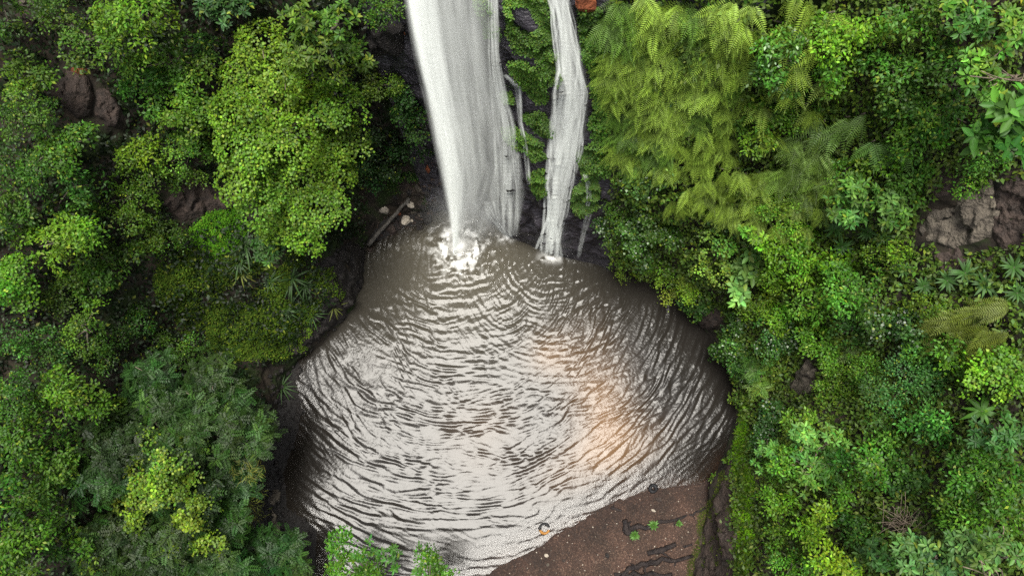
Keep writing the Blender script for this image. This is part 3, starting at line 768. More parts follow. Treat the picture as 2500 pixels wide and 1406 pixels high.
plant('tree', 'mid green tree at the left edge below the brown rock outcrop', 'tree', 45, 285, 75, 75, 'fine', 1.8, n=6, tint=(1.05, 1.15, .9), group=G_L)
plant('tree', 'green tree in the hollow below the brown rock outcrop', 'tree', 145, 355, 95, 75, 'oval', 1.7, n=7, tint=(.9, 1.1, .9), group=G_L)
plant('shrub', 'green shrub right of the brown rock outcrop', 'shrub', 365, 215, 75, 70, 'oval', 1.5, n=6, tint=(.85, 1.15, 1.0), group=G_L)
plant('shrub', 'vivid lime-yellow shrub below the brown rock outcrop', 'shrub', 345, 375, 52, 42, 'oval', 1.3, n=4, tint=(2.0, 1.7, .8), group=G_L)
plant('tree', 'green tree tucked against the left side of the heart-leaved tree', 'tree', 470, 270, 85, 85, 'heart', 2.2, n=7, tint=(.75, .88, .9), group=G_L)
plant('shrub', 'grey-green shrub between the lime-yellow shrub and the heart-leaved tree', 'shrub', 470, 375, 75, 52, 'fine', 1.4, n=5, tint=(1.2, 1.3, 1.2), group=G_L)
plant('shrub', 'yellowish scrub in front of the dark earth hollow', 'shrub', 430, 430, 75, 25, 'fine', .7, n=4, tint=(1.2, 1.15, .7), group=G_L)
plant('shrub', 'broad mossy green shrub left of the dark earth hollow', 'shrub', 310, 480, 95, 70, 'fine', 1.1, n=7, tint=(1.1, 1.15, .7), group=G_L)
plant('shrub', 'olive shrub on the shaded slope below the dark earth hollow', 'shrub', 370, 555, 62, 45, 'fine', .8, n=4, tint=(1.0, .95, .6), group=G_L)
plant('tree', 'shaded tree with small dark leaves at the left edge, mid height', 'tree', 60, 420, 85, 55, 'fine', 1.6, n=6, tint=(.75, 1.0, .95), group=G_L)
plant('tree', 'dark green tree below the hollow-side trees on the left', 'tree', 180, 460, 70, 60, 'oval', 1.5, n=5, tint=(.65, .85, .9), group=G_L)
plant('tree', 'green tree with a bright lime centre in the left middle', 'tree', 140, 595, 95, 70, 'oval', 1.9, n=7, tint=(1.15, 1.2, .7), group=G_L)
plant('tree', 'tree with mixed dark leaves at the left edge above the corner slope', 'tree', 35, 520, 60, 60, 'oval', 1.5, n=5, tint=(.85, 1.0, .8), group=G_L)
plant('shrub', 'dark shrub beside the shaded mossy slope', 'shrub', 270, 640, 75, 65, 'oval', .9, n=5, tint=(.7, .8, .7), group=G_L)
plant('tree', 'vivid green tree at the left edge, halfway down', 'tree', 30, 700, 62, 70, 'heart', 1.8, n=5, tint=(.7, .92, .8), group=G_L)
plant('shrub', 'dull olive-green shrub between two lit trees on the left', 'shrub', 130, 720, 55, 50, 'fine', 1.1, n=4, tint=(.85, .85, .7), group=G_L)
plant('tree', 'pale green slender tree standing alone in the dark left hollow', 'tree', 208, 800, 40, 65, 'fine', 2.0, n=5, tint=(1.5, 1.5, 1.2), group=G_L)
plant('shrub', 'small grey-green shrub under the pale slender tree', 'shrub', 245, 865, 42, 38, 'fine', 1.2, n=3, tint=(1.0, 1.2, 1.1), group=G_L)
plant('tree', 'bluish green tree at the left edge below the vivid tree', 'tree', 60, 830, 70, 52, 'fine', 1.7, n=6, tint=(.7, 1.0, 1.1), group=G_L)
plant('shrub', 'dusky blue-green shrub in the dark left hollow', 'shrub', 130, 870, 52, 45, 'fine', 1.3, n=4, tint=(.75, 1.0, 1.2), group=G_L)
plant('tree', 'green tree with yellow tips left of the dark pit', 'tree', 160, 985, 110, 72, 'oval', 2.3, n=8, tint=(1.05, 1.1, .7), group=G_L)
plant('tree', 'dark green tree at the left edge below the yellow-tipped tree', 'tree', 35, 975, 55, 65, 'fine', 1.9, n=5, tint=(.85, 1.05, .9), group=G_L)
plant('tree', 'mid green tree low on the left edge', 'tree', 45, 1090, 70, 60, 'oval', 2.0, n=6, tint=(.9, 1.1, .7), group=G_L)
plant('tree', 'sparse dark tree left of the lime vine', 'tree', 150, 1115, 80, 60, 'oval', 1.7, n=6, tint=(.7, .9, .8), group=G_L)
plant('tree', 'large dark blue-green tree with feathery leaves on the lower left', 'tree', 440, 1090, 230, 200, 'pinn', 3.4, group=G_L, twigs=5,
      lobes=[(368,930,58),(335,985,40),(395,985,45),(515,915,58),(480,975,46),(545,990,60),(610,1025,55),(625,1075,50),(530,1065,62),(455,1050,58),(600,1110,40),
             (260,1110,70),(310,1060,52),(240,1180,55),(330,1160,66),(420,1130,66),(510,1150,66),(575,1190,58),(560,1260,55),(480,1215,66),(390,1230,62)])
plant('tree', 'dark feathery-leaved tree at the bottom left, beside the narrow black gap', 'tree', 400, 1340, 200, 80, 'pinn', 3.0, group=G_L,
      lobes=[(250,1320,55),(320,1290,55),(330,1370,60),(410,1310,58),(420,1385,55),(500,1350,58),(560,1390,45),(240,1395,45)])
plant('tree', 'dark feathery-leaved tree leaning over the bank at the bottom edge', 'tree', 660, 1350, 85, 60, 'pinn', 3.2, group=G_L, tint=(1.0, 1.1, 1.1),
      lobes=[(610,1345,42),(665,1320,46),(705,1345,45),(650,1385,50),(715,1395,42),(600,1395,40)])
rv = np.random.default_rng(12)
def trail(lines, r, jit):
    o = []
    for ln in lines:
        ln = np.array(ln, float); k = int(np.hypot(*np.diff(ln, axis=0).T).sum()/(r*.9))+2
        for t_ in np.linspace(0, len(ln)-1, k):
            a = int(min(t_, len(ln)-2)); p_ = ln[a]+(ln[a+1]-ln[a])*(t_-a)+rv.normal(size=2)*jit
            o.append((p_[0], p_[1], r*rv.uniform(.6, 1.25)))
    return o
plant('vine', 'lime green round-leaved vine climbing over the feathery tree', 'vine', 395, 1165, 85, 110, 'round', 4.0, group=G_L, dens=.75, flat=.45,
      tint=(.72, .85, .8), lobes=trail([[(345,1105),(390,1110),(430,1120)],[(330,1140),(400,1150),(455,1165)],[(340,1185),(390,1180),(440,1195)],[(330,1200),(322,1240),(335,1280)],[(360,1215),(400,1225)],[(350,1050),(360,1085)],[(440,1060),(470,1095)]], 22, 9), twigs=2)
plant('vine', 'yellow-green vine trailing lower down over the feathery tree', 'vine', 470, 1260, 55, 90, 'round', 3.9, group=G_L, dens=.75, flat=.45,
      tint=(.78, .88, .8), lobes=trail([[(470,1215),(450,1250),(470,1290),(455,1325),(430,1350),(422,1400)],[(495,1220),(490,1270)],[(440,1270),(480,1285)],[(470,1330),(530,1330)],[(510,1185),(530,1215)]], 18, 6))
plant('vine', 'stringy yellow-green vine on the outer boughs of the feathery tree', 'vine', 590, 1135, 45, 40, 'string', 4.0, group=G_L, lobes=[(570,1120,34),(600,1145,32),(555,1160,30)])
plant('vine', 'stringy yellow-green vine hanging towards the dark bank', 'vine', 615, 1220, 32, 35, 'string', 3.8, group=G_L, lobes=[(605,1210,28),(618,1240,26)])
plant('shrub', 'lime shrub at the bottom edge under the feathery trees', 'shrub', 205, 1340, 50, 42, 'oval', 1.6, n=4, tint=(1.2, 1.15, .7), group=G_L)
plant('tree', 'green tree at the lower left edge', 'tree', 55, 1215, 75, 62, 'oval', 2.1, n=6, tint=(.85, 1.1, .8), group=G_L)
plant('tree', 'green tree filling the bottom left corner', 'tree', 45, 1345, 75, 75, 'oval', 2.2, n=7, tint=(.9, 1.15, .7), group=G_L)
plant('shrub', 'dark shrub right of the bottom left corner tree', 'shrub', 130, 1300, 45, 75, 'oval', 1.2, n=4, tint=(.65, .85, .75), group=G_L)
plant('tree', 'bright green tree overhanging the water at the bottom edge', 'tree', 880, 1365, 95, 62, 'oval', 5.0, n=8, tint=(.95, 1.3, .9), group='trees at the bottom edge of the pool', mixsp='whorl', dens=1.1, foot=(900, 1490))
plant('tree', 'smaller bright green tree at the bottom edge, nearer the beach', 'tree', 1060, 1385, 55, 45, 'oval', 4.6, n=5, tint=(1.0, 1.3, .9), group='trees at the bottom edge of the pool', mixsp='whorl', foot=(1040, 1500))
# left of the falls
G_F = 'bushes beside the falls'
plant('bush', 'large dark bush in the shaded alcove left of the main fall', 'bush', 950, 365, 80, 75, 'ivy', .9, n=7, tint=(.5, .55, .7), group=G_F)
plant('bush', 'green bush wet with spray at the left edge of the main fall', 'bush', 1005, 275, 45, 75, 'ivy', .9, n=5, tint=(.9, .95, 1.0), group=G_F)
plant('bush', 'olive yellow bush above the dark alcove bush', 'bush', 930, 215, 58, 55, 'fine', 1.0, n=6, tint=(.95, .85, .7), group=G_F)
plant('bush', 'green bush at the top edge touching the main fall', 'bush', 925, 25, 65, 35, 'fine', .8, n=5, tint=(.75, .9, .8), group=G_F)
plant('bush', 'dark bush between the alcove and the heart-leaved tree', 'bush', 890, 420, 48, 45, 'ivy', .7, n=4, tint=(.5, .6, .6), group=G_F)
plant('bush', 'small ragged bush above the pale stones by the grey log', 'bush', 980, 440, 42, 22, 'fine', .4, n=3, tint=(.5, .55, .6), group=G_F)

# ------------------------------------------------------------------ right side
plant('bush', 'dense dark ivy bush at the right foot of the cliff, over the water', 'bush', 1550, 580, 95, 72, 'ivy', 1.3, n=8, tint=(1.1, 1.05, 1.05), group=G_R, gloss=True, dens=1.2)
plant('bush', 'olive brown bush in the notch beside the smaller fall', 'bush', 1520, 500, 45, 38, 'fine', .7, n=4, tint=(.6, .62, .5), group=G_R)
plant('bush', 'yellow-green bush edging the dark ivy bush at the water', 'bush', 1580, 655, 75, 30, 'fine', 1.1, n=5, tint=(1.7, 1.45, 1.0), group=G_R)
plant('bush', 'dark leafy bush below the hanging ferns', 'bush', 1570, 445, 62, 28, 'ivy', .8, n=4, tint=(1.0, 1.0, 1.2), group=G_R, gloss=True)
plant('bush', 'yellow-olive bush drooping over the right shore', 'bush', 1670, 700, 75, 36, 'fine', 1.1, n=5, tint=(1.9, 1.5, 1.1), group=G_R)
plant('bush', 'dark green bush hanging over the water right of the olive bush', 'bush', 1690, 745, 48, 30, 'ivy', .7, n=3, tint=(.9, 1.0, .9), group=G_R)
plant('shrub', 'pale lime shrub with rows of round leaflets on the right slope', 'shrub', 1755, 625, 58, 72, 'round', 1.6, n=6, tint=(1.0, 1.0, 1.6), group=G_R)
plant('shrub', 'pale green broad-leaved shrub beside the lime shrub', 'shrub', 1815, 655, 50, 62, 'big', 1.7, n=4, tint=(1.7, 1.5, 2.2), group=G_R)
plant('shrub', 'bright yellow-green tuft above the pale broad-leaved shrub', 'shrub', 1845, 580, 36, 30, 'whorl', 1.4, n=3, tint=(1.8, 1.7, .7), group=G_R)
plant('shrub', 'dark shrub in the gap above the pale lime shrub', 'shrub', 1780, 540, 62, 32, 'ivy', .6, n=4, tint=(.7, .75, .8), group=G_R)
plant('shrub', 'bright green bushy shrub in the middle of the right slope', 'shrub', 1945, 645, 90, 72, 'oval', 1.4, n=7, tint=(1.25, 1.45, .9), group=G_R)
plant('shrub', 'green shrub below the bright shrub of the middle right slope', 'shrub', 1990, 740, 80, 52, 'oval', 1.2, n=6, tint=(1.0, 1.2, .9), group=G_R)
plant('shrub', 'blue-green shrub on the right slope with scattered light tips', 'shrub', 2080, 700, 68, 60, 'oval', 1.1, n=5, tint=(.8, 1.1, 1.1), group=G_R)
plant('shrub', 'glossy mid green shrub right of the fern bank at the top', 'shrub', 1900, 150, 80, 75, 'oval', 1.2, n=6, tint=(.85, 1.1, 1.1), group=G_R, gloss=True)
plant('shrub', 'bright green shrub at the top, right of the glossy shrub', 'shrub', 2060, 85, 85, 60, 'oval', 1.3, n=6, tint=(1.3, 1.5, .8), group=G_R)
plant('shrub', 'green shrub with yellow tips above the dark slit in the right slope', 'shrub', 2020, 175, 85, 45, 'oval', 1.1, n=6, tint=(1.0, 1.2, .8), group=G_R)
plant('shrub', 'deep green shrub right of the dark slit', 'shrub', 2170, 170, 75, 60, 'oval', 1.1, n=6, tint=(.75, 1.0, .9), group=G_R)
plant('shrub', 'dull green round-leaved shrub right of the feathered ferns', 'shrub', 2190, 245, 75, 48, 'heart', 1.0, n=6, tint=(.5, .62, 1.2), group=G_R)
plant('shrub', 'dark shrub at the top edge towards the right corner', 'shrub', 2240, 50, 70, 48, 'oval', 1.1, n=5, tint=(.75, .9, .8), group=G_R)
plant('shrub', 'green shrub at the top edge next to the right corner tree', 'shrub', 2350, 40, 60, 48, 'whorl', 1.3, n=4, tint=(.8, 1.0, .7), group=G_R)
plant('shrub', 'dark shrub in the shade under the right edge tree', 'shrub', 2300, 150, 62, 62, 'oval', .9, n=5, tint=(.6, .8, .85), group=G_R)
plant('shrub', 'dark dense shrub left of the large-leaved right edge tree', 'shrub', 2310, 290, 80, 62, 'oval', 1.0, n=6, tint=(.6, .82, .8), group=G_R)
plant('shrub', 'low green shrub above the pale rock face', 'shrub', 2220, 350, 75, 42, 'oval', .9, n=5, tint=(.7, .9, .75), group=G_R)
plant('tree', 'tree with green oval leaf whorls and bare forked branch at the right edge', 'tree', 2400, 185, 70, 62, 'whorl', 2.6, n=6, tint=(1.2, 1.35, .8), group=G_R, twigs=4)
plant('tree', 'bright small tree in the top right corner', 'tree', 2470, 70, 42, 62, 'whorl', 2.4, n=4, tint=(1.35, 1.45, .8), group=G_R)
plant('tree', 'tree with very large drooping leaves on the right edge', 'tree', 2450, 310, 60, 95, 'big', 2.8, n=7, tint=(.8, .9, .75), group=G_R)
plant('shrub', 'rounded pale green shrub with oval leaves left of the pale rock', 'shrub', 2120, 490, 95, 75, 'whorl', 1.4, n=8, tint=(1.2, 1.3, 1.0), group=G_R)
plant('shrub', 'green shrub above the rounded pale shrub', 'shrub', 2060, 410, 62, 40, 'fine', .9, n=4, tint=(1.0, 1.1, .8), group=G_R)
plant('shrub', 'yellowish fine-leaved scrub left of the rounded pale shrub', 'shrub', 1925, 530, 70, 62, 'fine', .8, n=6, tint=(1.45, 1.35, 1.0), group=G_R)
plant('shrub', 'moss green scrub on top of the pale rock face', 'shrub', 2370, 450, 42, 22, 'fine', .4, n=3, tint=(1.0, 1.2, .7), group=G_R)
plant('shrub', 'dark scrub above the pale rock face at the right edge', 'shrub', 2400, 395, 70, 28, 'fine', .6, n=5, tint=(.7, .95, .85), group=G_R)
plant('bush', 'dark green ivy bush bulging over the right shore', 'bush', 1800, 850, 62, 85, 'ivy', 1.1, n=8, tint=(1.0, 1.1, 1.0), group=G_R, gloss=True, dens=1.15)
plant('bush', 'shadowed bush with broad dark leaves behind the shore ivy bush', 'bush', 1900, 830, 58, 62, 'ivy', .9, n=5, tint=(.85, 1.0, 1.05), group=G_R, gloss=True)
plant('shrub', 'light green feathery shrub leaning over the shore ivy bush', 'shrub', 1855, 905, 32, 50, 'pinn', 1.2, n=4, tint=(2.2, 1.7, 1.6), group=G_R)
plant('shrub', 'yellow-green sprig shrub above the shadowed broad-leaved bush', 'shrub', 1905, 780, 36, 34, 'oval', 1.2, n=3, tint=(1.5, 1.5, .9), group=G_R)
plant('bush', 'dark blue-green ivy bush along the top of the moss strip', 'bush', 1872, 1070, 36, 105, 'ivy', .6, n=7, tint=(.95, 1.05, 1.2), group=G_R, gloss=True)
plant('bush', 'dark bush right of the grey rock on the right slope', 'bush', 2070, 800, 60, 40, 'ivy', .7, n=4, tint=(.8, .9, .9), group=G_R)
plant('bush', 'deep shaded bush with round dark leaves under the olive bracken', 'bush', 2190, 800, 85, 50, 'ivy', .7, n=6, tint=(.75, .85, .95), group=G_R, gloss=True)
plant('shrub', 'olive moss-covered shrub right of the grey rock', 'shrub', 2035, 930, 60, 62, 'fine', .7, n=5, tint=(1.0, .95, .6), group=G_R)
plant('bush', 'large blue-green small-leaved bush on the lower right slope', 'bush', 2215, 930, 105, 95, 'fine', 1.4, n=10, tint=(.6, .85, 1.5), group=G_R)
plant('bush', 'blue-green bush with compound leaves below the small-leaved bush', 'bush', 2270, 1040, 62, 45, 'oval', 1.2, n=5, tint=(.55, .95, 1.2), group=G_R)
plant('shrub', 'yellow-green leafy shrub near the right edge, lower half', 'shrub', 2425, 920, 75, 68, 'heart', 1.3, n=6, tint=(.72, .85, .8), group=G_R)
plant('shrub', 'dark green shrub at the right edge under the yellow-green shrub', 'shrub', 2450, 1060, 62, 60, 'whorl', 1.2, n=5, tint=(.7, 1.0, .9), group=G_R)
plant('shrub', 'dark shrub below the right edge shrub, with pale leaf tips', 'shrub', 2380, 1150, 75, 62, 'oval', 1.0, n=6, tint=(.6, .85, .75), group=G_R)
plant('shrub', 'shaded shrub at the right edge above the bottom corner', 'shrub', 2455, 1210, 55, 70, 'oval', 1.0, n=5, tint=(.65, .9, .7), group=G_R)
plant('tree', 'bright grey-green tree with a bare brown twig tuft, lower right', 'tree', 1965, 1110, 100, 115, 'whorl', 2.6, n=11, tint=(1.25, 1.35, 1.1), group=G_R, mixsp='oval', twigs=4)
plant('tree', 'green bough tree above the dark hole on the lower right', 'tree', 2110, 1135, 68, 52, 'oval', 2.4, n=6, tint=(.85, 1.25, 1.0), group=G_R)
plant('shrub', 'bright lime shrub below the tree with the brown twig tuft', 'shrub', 1985, 1290, 45, 62, 'oval', 1.8, n=5, tint=(1.6, 1.6, .8), group=G_R)
plant('shrub', 'green shrub behind the moss strip at the bottom', 'shrub', 1900, 1265, 46, 75, 'oval', 1.3, n=6, tint=(1.05, 1.25, .8), group=G_R)
plant('shrub', 'dense green shrub at the bottom edge behind the moss strip', 'shrub', 1925, 1375, 60, 42, 'fine', 1.4, n=5, tint=(1.0, 1.25, .8), group=G_R)
plant('shrub', 'vivid lime shrub at the bottom edge', 'shrub', 2050, 1375, 58, 34, 'oval', 2.0, n=5, tint=(1.9, 1.8, .8), group=G_R)
plant('shrub', 'dark shrub in the hollow beside the dead twigs', 'shrub', 2090, 1300, 52, 36, 'oval', .9, n=4, tint=(.6, .85, .9), group=G_R)
plant('tree', 'grey-green tree with spoon-shaped leaf whorls along the bottom edge', 'tree', 2280, 1350, 125, 60, 'whorl', 3.0, n=9, tint=(1.15, 1.3, 1.6), group=G_R, dens=1.2)
plant('tree', 'grey-green tree with pale branches in the bottom right corner', 'tree', 2440, 1345, 52, 58, 'whorl', 2.8, n=5, tint=(1.2, 1.25, 1.3), group=G_R, twigs=4)

# filling shrubs of the right slope
for a in [
 ('olive green scrub below the dark slit, left of the feathered ferns', 1930, 260, 75, 50, 'fine', .9, 6, (1.2, 1.2, .8)),
 ('light green scrub between the fern bank and the feathered ferns', 1860, 300, 62, 70, 'oval', .9, 6, (1.25, 1.25, .8)),
 ('yellow-green scrub at the right end of the lower fern fringe', 1840, 470, 60, 45, 'fine', .8, 5, (1.5, 1.35, .8)),
 ('mixed green scrub right of the feathered ferns', 2240, 300, 60, 40, 'fine', .8, 5, (1.0, 1.05, .8)),
 ('bright scrub above the rounded pale shrub, under the deep green ferns', 2140, 395, 70, 32, 'oval', .8, 5, (1.15, 1.15, .7)),
 ('dark scrub between the rounded pale shrub and the pale rock', 2215, 440, 40, 60, 'oval', .7, 4, (.7, .85, .8)),
 ('green scrub left of the rosette cluster of three', 1960, 590, 42, 34, 'oval', .8, 3, (1.3, 1.35, .8)),
 ('yellow-green scrub behind the rosettes left of the pale rock', 2180, 610, 60, 42, 'fine', .7, 5, (1.35, 1.3, .7)),
 ('olive scrub below the row of rosettes', 2260, 750, 70, 28, 'fine', .6, 5, (1.1, 1.0, .7)),
 ('green scrub at the left end of the olive bracken', 2250, 850, 60, 36, 'oval', .7, 4, (.75, .95, .8)),
 ('bright lime scrub between the middle shrubs and the blue-green shrub', 2035, 650, 45, 40, 'oval', 1.1, 4, (1.4, 1.5, .7)),
 ('leafy green shrub just above the grey leaning rock', 1985, 835, 52, 40, 'oval', .9, 4, (1.0, 1.2, .8)),
 ('low green scrub right of the moss-covered shrub', 2110, 900, 42, 62, 'fine', .6, 5, (.85, 1.0, .8)),
 ('mid green shrub between the blue-green bush and the yellow-green shrub', 2330, 880, 52, 60, 'oval', .9, 5, (.9, 1.15, .8)),
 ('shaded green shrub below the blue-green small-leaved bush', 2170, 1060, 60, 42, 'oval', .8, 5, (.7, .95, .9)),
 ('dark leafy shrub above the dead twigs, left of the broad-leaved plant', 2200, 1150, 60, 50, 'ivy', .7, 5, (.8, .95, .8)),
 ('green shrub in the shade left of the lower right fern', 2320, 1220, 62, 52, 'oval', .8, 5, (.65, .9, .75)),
 ('dull green shrub below the lower right fern', 2360, 1280, 55, 36, 'oval', .9, 4, (.75, .95, .8)),
 ('fresh green shrub between the twig-tuft tree and the dark hole', 2060, 1200, 40, 36, 'oval', 1.2, 3, (.95, 1.25, .9)),
 ('green shrub between the vivid lime shrub and the spoon-leaved tree', 2140, 1365, 46, 40, 'whorl', 1.6, 4, (.8, 1.0, .9)),
 ('small-leaved green shrub directly behind the moss strip', 1900, 1160, 36, 52, 'fine', .8, 4, (1.1, 1.25, .7)),
 ('grey-green shrub on the slope above the bare brown bank', 1850, 750, 62, 40, 'fine', .8, 5, (1.3, 1.25, .8)),
 ('yellow-green shrub between the pale broad-leaved shrub and the slope scrub', 1880, 700, 45, 36, 'oval', 1.0, 4, (1.35, 1.35, .7))]:
    plant('shrub', a[0], 'shrub', a[1], a[2], a[3], a[4], a[5], a[6], n=a[7], tint=a[8], group=G_R)
for a in [
 ('dim green shrub in the hollow right of the pale slender tree', 320, 800, 60, 45, 'fine', .6, 4, (.55, .7, .6)),
 ('dim olive shrub at the lower edge of the mossy slope', 440, 850, 70, 40, 'fine', .6, 5, (.75, .8, .6)),
 ('low green shrub left of the vivid moss cushion', 405, 600, 55, 40, 'fine', .6, 4, (.85, .95, .6)),
 ('shaded shrub below the green tree with the lime centre', 210, 690, 50, 45, 'oval', 1.0, 4, (.75, .95, .8)),
 ('lit green shrub between the yellow-tipped tree and the feathery tree', 260, 1010, 40, 50, 'oval', 1.5, 4, (1.0, 1.1, .7)),
 ('green shrub left of the lime vine in the shadow', 120, 1200, 50, 45, 'oval', 1.4, 4, (.8, 1.0, .8)),
 ('dark shrub left of the broad mossy shrub', 210, 540, 45, 40, 'oval', 1.0, 4, (.7, .9, .8))]:
    plant('shrub', a[0], 'shrub', a[1], a[2], a[3], a[4], a[5], a[6], n=a[7], tint=a[8], group=G_L)

# ------------------------------------------------------------------ creepers on the wet cliff, moss
G_C = 'creeper patches on the wet cliff'
M_ = dict(L=.06, wr=.8, step=3.2, per=6, thick=.13, group=G_C, up=1.3)
carpet('creeper', 'bright green creeper framing the black rock window at the top of the cliff', 'creeper', [[(1232,-40),(1346,-40),(1344,70),(1350,130),(1340,185),(1312,166),(1312,136),(1268,128),(1240,75)]],
       holes=[[(1246,14),(1293,16),(1318,64),(1305,78),(1274,76),(1255,57)]], c=(.085, .19, .016), seed=11, **M_)
carpet('creeper', 'triangular green creeper patch below the dark cleft between the falls', 'creeper', [[(1243,150),(1277,148),(1308,165),(1342,184),(1338,258),(1314,252),(1274,210),(1254,182)]], c=(.085, .19, .016), seed=12, **M_)
carpet('creeper', 'long pale green creeper strip at the left edge of the smaller fall', 'creeper', [[(1346,135),(1374,132),(1376,195),(1350,212)]], c=(.09, .18, .024), seed=13, **M_)
carpet('creeper', 'ragged creeper patch beside the thin trickle', 'creeper', [[(1279,287),(1328,273),(1350,307),(1350,338),(1318,332)]], c=(.085, .19, .016), seed=14, **M_)
carpet('creeper', 'mist-veiled creeper patch right of the main fall', 'creeper', [[(1228,308),(1278,322),(1325,350),(1332,388),(1300,398),(1285,368),(1235,345)]], c=(.085, .19, .016), seed=15, **M_)
carpet('creeper', 'lowest green creeper patch between the two falls', 'creeper', [[(1292,425),(1332,412),(1335,482),(1308,484),(1296,455)]], c=(.085, .19, .016), seed=16, **M_)
carpet('creeper', 'small green tuft on the rock step beside the main fall', 'creeper', [[(1222,225),(1256,228),(1255,252),(1228,248)]], c=(.085, .19, .016), seed=17, **M_)
carpet('creeper', 'pale green creeper behind the thin upper veil of the main fall', 'creeper', [[(1165,0),(1200,0),(1225,95),(1190,100)]], c=(.06, .13, .02), seed=18, **M_)
carpet('creeper', 'long wall of small-leaved green creeper right of the smaller fall', 'creeper', [[(1415,25),(1470,20),(1485,200),(1500,340),(1490,440),(1455,410),(1448,200),(1425,110)]], L=.07, wr=.8, c=(.08, .19, .014), step=3.6, per=7, thick=.25, seed=19, group=G_C, up=1.2)
carpet('creeper', 'misty green moss bulge at the lower right of the smaller fall', 'creeper', [[(1405,365),(1445,355),(1470,440),(1465,520),(1425,530),(1395,510),(1392,470),(1430,440)]], c=(.11, .23, .028), seed=20, **M_)
carpet('moss', 'vivid green moss cushion on the shaded left slope', 'moss', [[(458,560),(480,525),(560,495),(610,540),(600,600),(540,625),(490,640)]], L=.07, wr=.5, c=(.08, .22, .012), step=4, per=9, thick=.25, mat=M_MOSS, up=1.4, seed=21, group='moss on the banks')
carpet('moss', 'bright moss patch low on the left slope above the water', 'moss', [[(640,740),(700,740),(715,800),(700,850),(660,800)]], L=.07, wr=.5, c=(.075, .17, .012), step=4, per=8, thick=.14, mat=M_MOSS, up=1.4, seed=22, group='moss on the banks')
carpet('moss', 'olive moss and low plants across the shaded left slope', 'moss', [[(390,620),(480,600),(600,640),(740,610),(800,640),(850,720),(800,800),(700,870),(560,880),(420,800),(370,700)]], L=.09, wr=.5, c=(.060, .108, .010), step=5, per=8, thick=.3, mat=M_MOSS, up=1.4, seed=23, patchy=1.0, kind='stuff')
carpet('moss', 'vivid green moss strip hanging down the right shore wall', 'moss', [[(1815,960),(1838,950),(1830,1050),(1825,1110),(1850,1180),(1840,1300),(1835,1420),(1800,1420),(1795,1250),(1800,1180),(1782,1150),(1800,1060)]], L=.08, wr=.45, c=(.12, .27, .010), step=4, per=9, thick=.16, mat=M_MOSS, up=1.4, seed=24, hang=.5, group='moss on the banks')
carpet('moss', 'dull olive moss film on the wet wall beside the beach', 'moss', [[(1695,1320),(1720,1240),(1765,1150),(1790,1160),(1795,1420),(1680,1420)]], L=.06, wr=.4, c=(.05, .07, .011), step=4, per=7, thick=.05, mat=M_MOSS, up=1.4, seed=25, hang=.5, group='moss on the banks')
carpet('moss', 'bright moss on the small bare bank of the right shore', 'moss', [[(1752,740),(1790,735),(1850,760),(1850,790),(1790,800),(1765,775)]], L=.07, wr=.45, c=(.06, .13, .010), step=5, per=7, thick=.1, mat=M_MOSS, up=1.4, seed=26, group='moss on the banks')

# ------------------------------------------------------------------ ferns
rgF = np.random.default_rng(77)
def where(x, y, cx, cy): return ('upper ' if y < cy else 'lower ')+('left' if x < cx else 'right')+' of its patch'
FERN_POLY = [(1495,-20),(1850,-20),(1840,120),(1800,240),(1790,330),(1750,400),(1640,420),(1560,420),(1500,380),(1485,250),(1470,100)]
pts = px_sample(FERN_POLY, 27, rgF)
pts = pts[np.argsort(pts[:, 1])]
for x, y in pts:
    k = ('lime', (.215, .33, .036)) if vnoise(np.array([[x/90, y/90]]), 3)[0] > -.35 else ('green', (.085, .17, .016))
    lb_ = ('top edge' if y < 60 else 'upper part' if y < 150 else 'middle' if y < 250 else 'lower part' if y < 340 else 'bottom fringe'); sd_ = ('falls side' if x < 1590 else 'centre' if x < 1700 else 'far side')
    fern(x, y, '%s fern in the %s of the fern bank, %s' % ('lime green' if k[0] == 'lime' else 'darker green', lb_, sd_), 'ferns of the hanging bank', k[0], k[1], .70, 6, (-.25, -.5), 1.0)
for x, y in px_sample([(1640,420),(1760,400),(1880,400),(1900,470),(1840,540),(1760,530),(1690,490),(1600,490)], 34, rgF):
    fern(x, y, 'yellow-green fern in the lower fringe of the fern bank, %s' % where(x, y, 1740, 455), 'ferns of the lower fringe', 'lime2', (.175, .265, .028), .72, 7, (.15, -.6), 1.0, rise=.7)
for x, y in px_sample([(1900,330),(2040,330),(2060,440),(1960,500),(1880,470),(1860,400)], 36, rgF):
    fern(x, y, 'dull green fern in the thicket right of the fern bank, %s' % where(x, y, 1960, 415), 'ferns of the thicket', 'dull', (.10, .175, .022), .75, 7, (.1, -.5), 1.1, rise=.9)
for x, y, s in [(2060,280,.95),(2015,305,.9),(2050,325,.85),(2100,275,.8)]:
    fern(x, y, 'large feathered fern below the dark slit, fronds spread left', 'large ferns below the dark slit', 'green2', (.075, .145, .02), s, 6, (-.6, -.4), .8, rise=.9)
for x, y, s in [(2150,320,.85),(2195,345,.8),(2125,345,.8)]:
    fern(x, y, 'deep green fern between the large feathered ferns and the pale rock', 'deep green ferns', 'deep', (.055, .125, .018), s, 6, (.3, -.5), .9, rise=.8)
for x, y in px_sample([(2290,750),(2500,745),(2500,860),(2400,850),(2310,850)], 30, rgF):
    fern(x, y, 'olive yellow bracken clump trailing at the right edge, %s' % where(x, y, 2400, 800), 'olive bracken at the right edge', 'olive', (.115, .15, .018), .75, 6, (-.8, -.2), .6, rise=.3)
for x, y in px_sample([(1850,-20),(2010,-20),(2000,120),(1960,260),(1900,330),(1840,330),(1820,200)], 52, rgF):
    fern(x, y, 'lime fern scattered among the shrubs right of the fern bank, %s' % where(x, y, 1910, 140), 'ferns scattered right of the bank', 'lime2', (.175, .265, .028), .75, 7, (-.1, -.6), 1.1, rise=1.0)
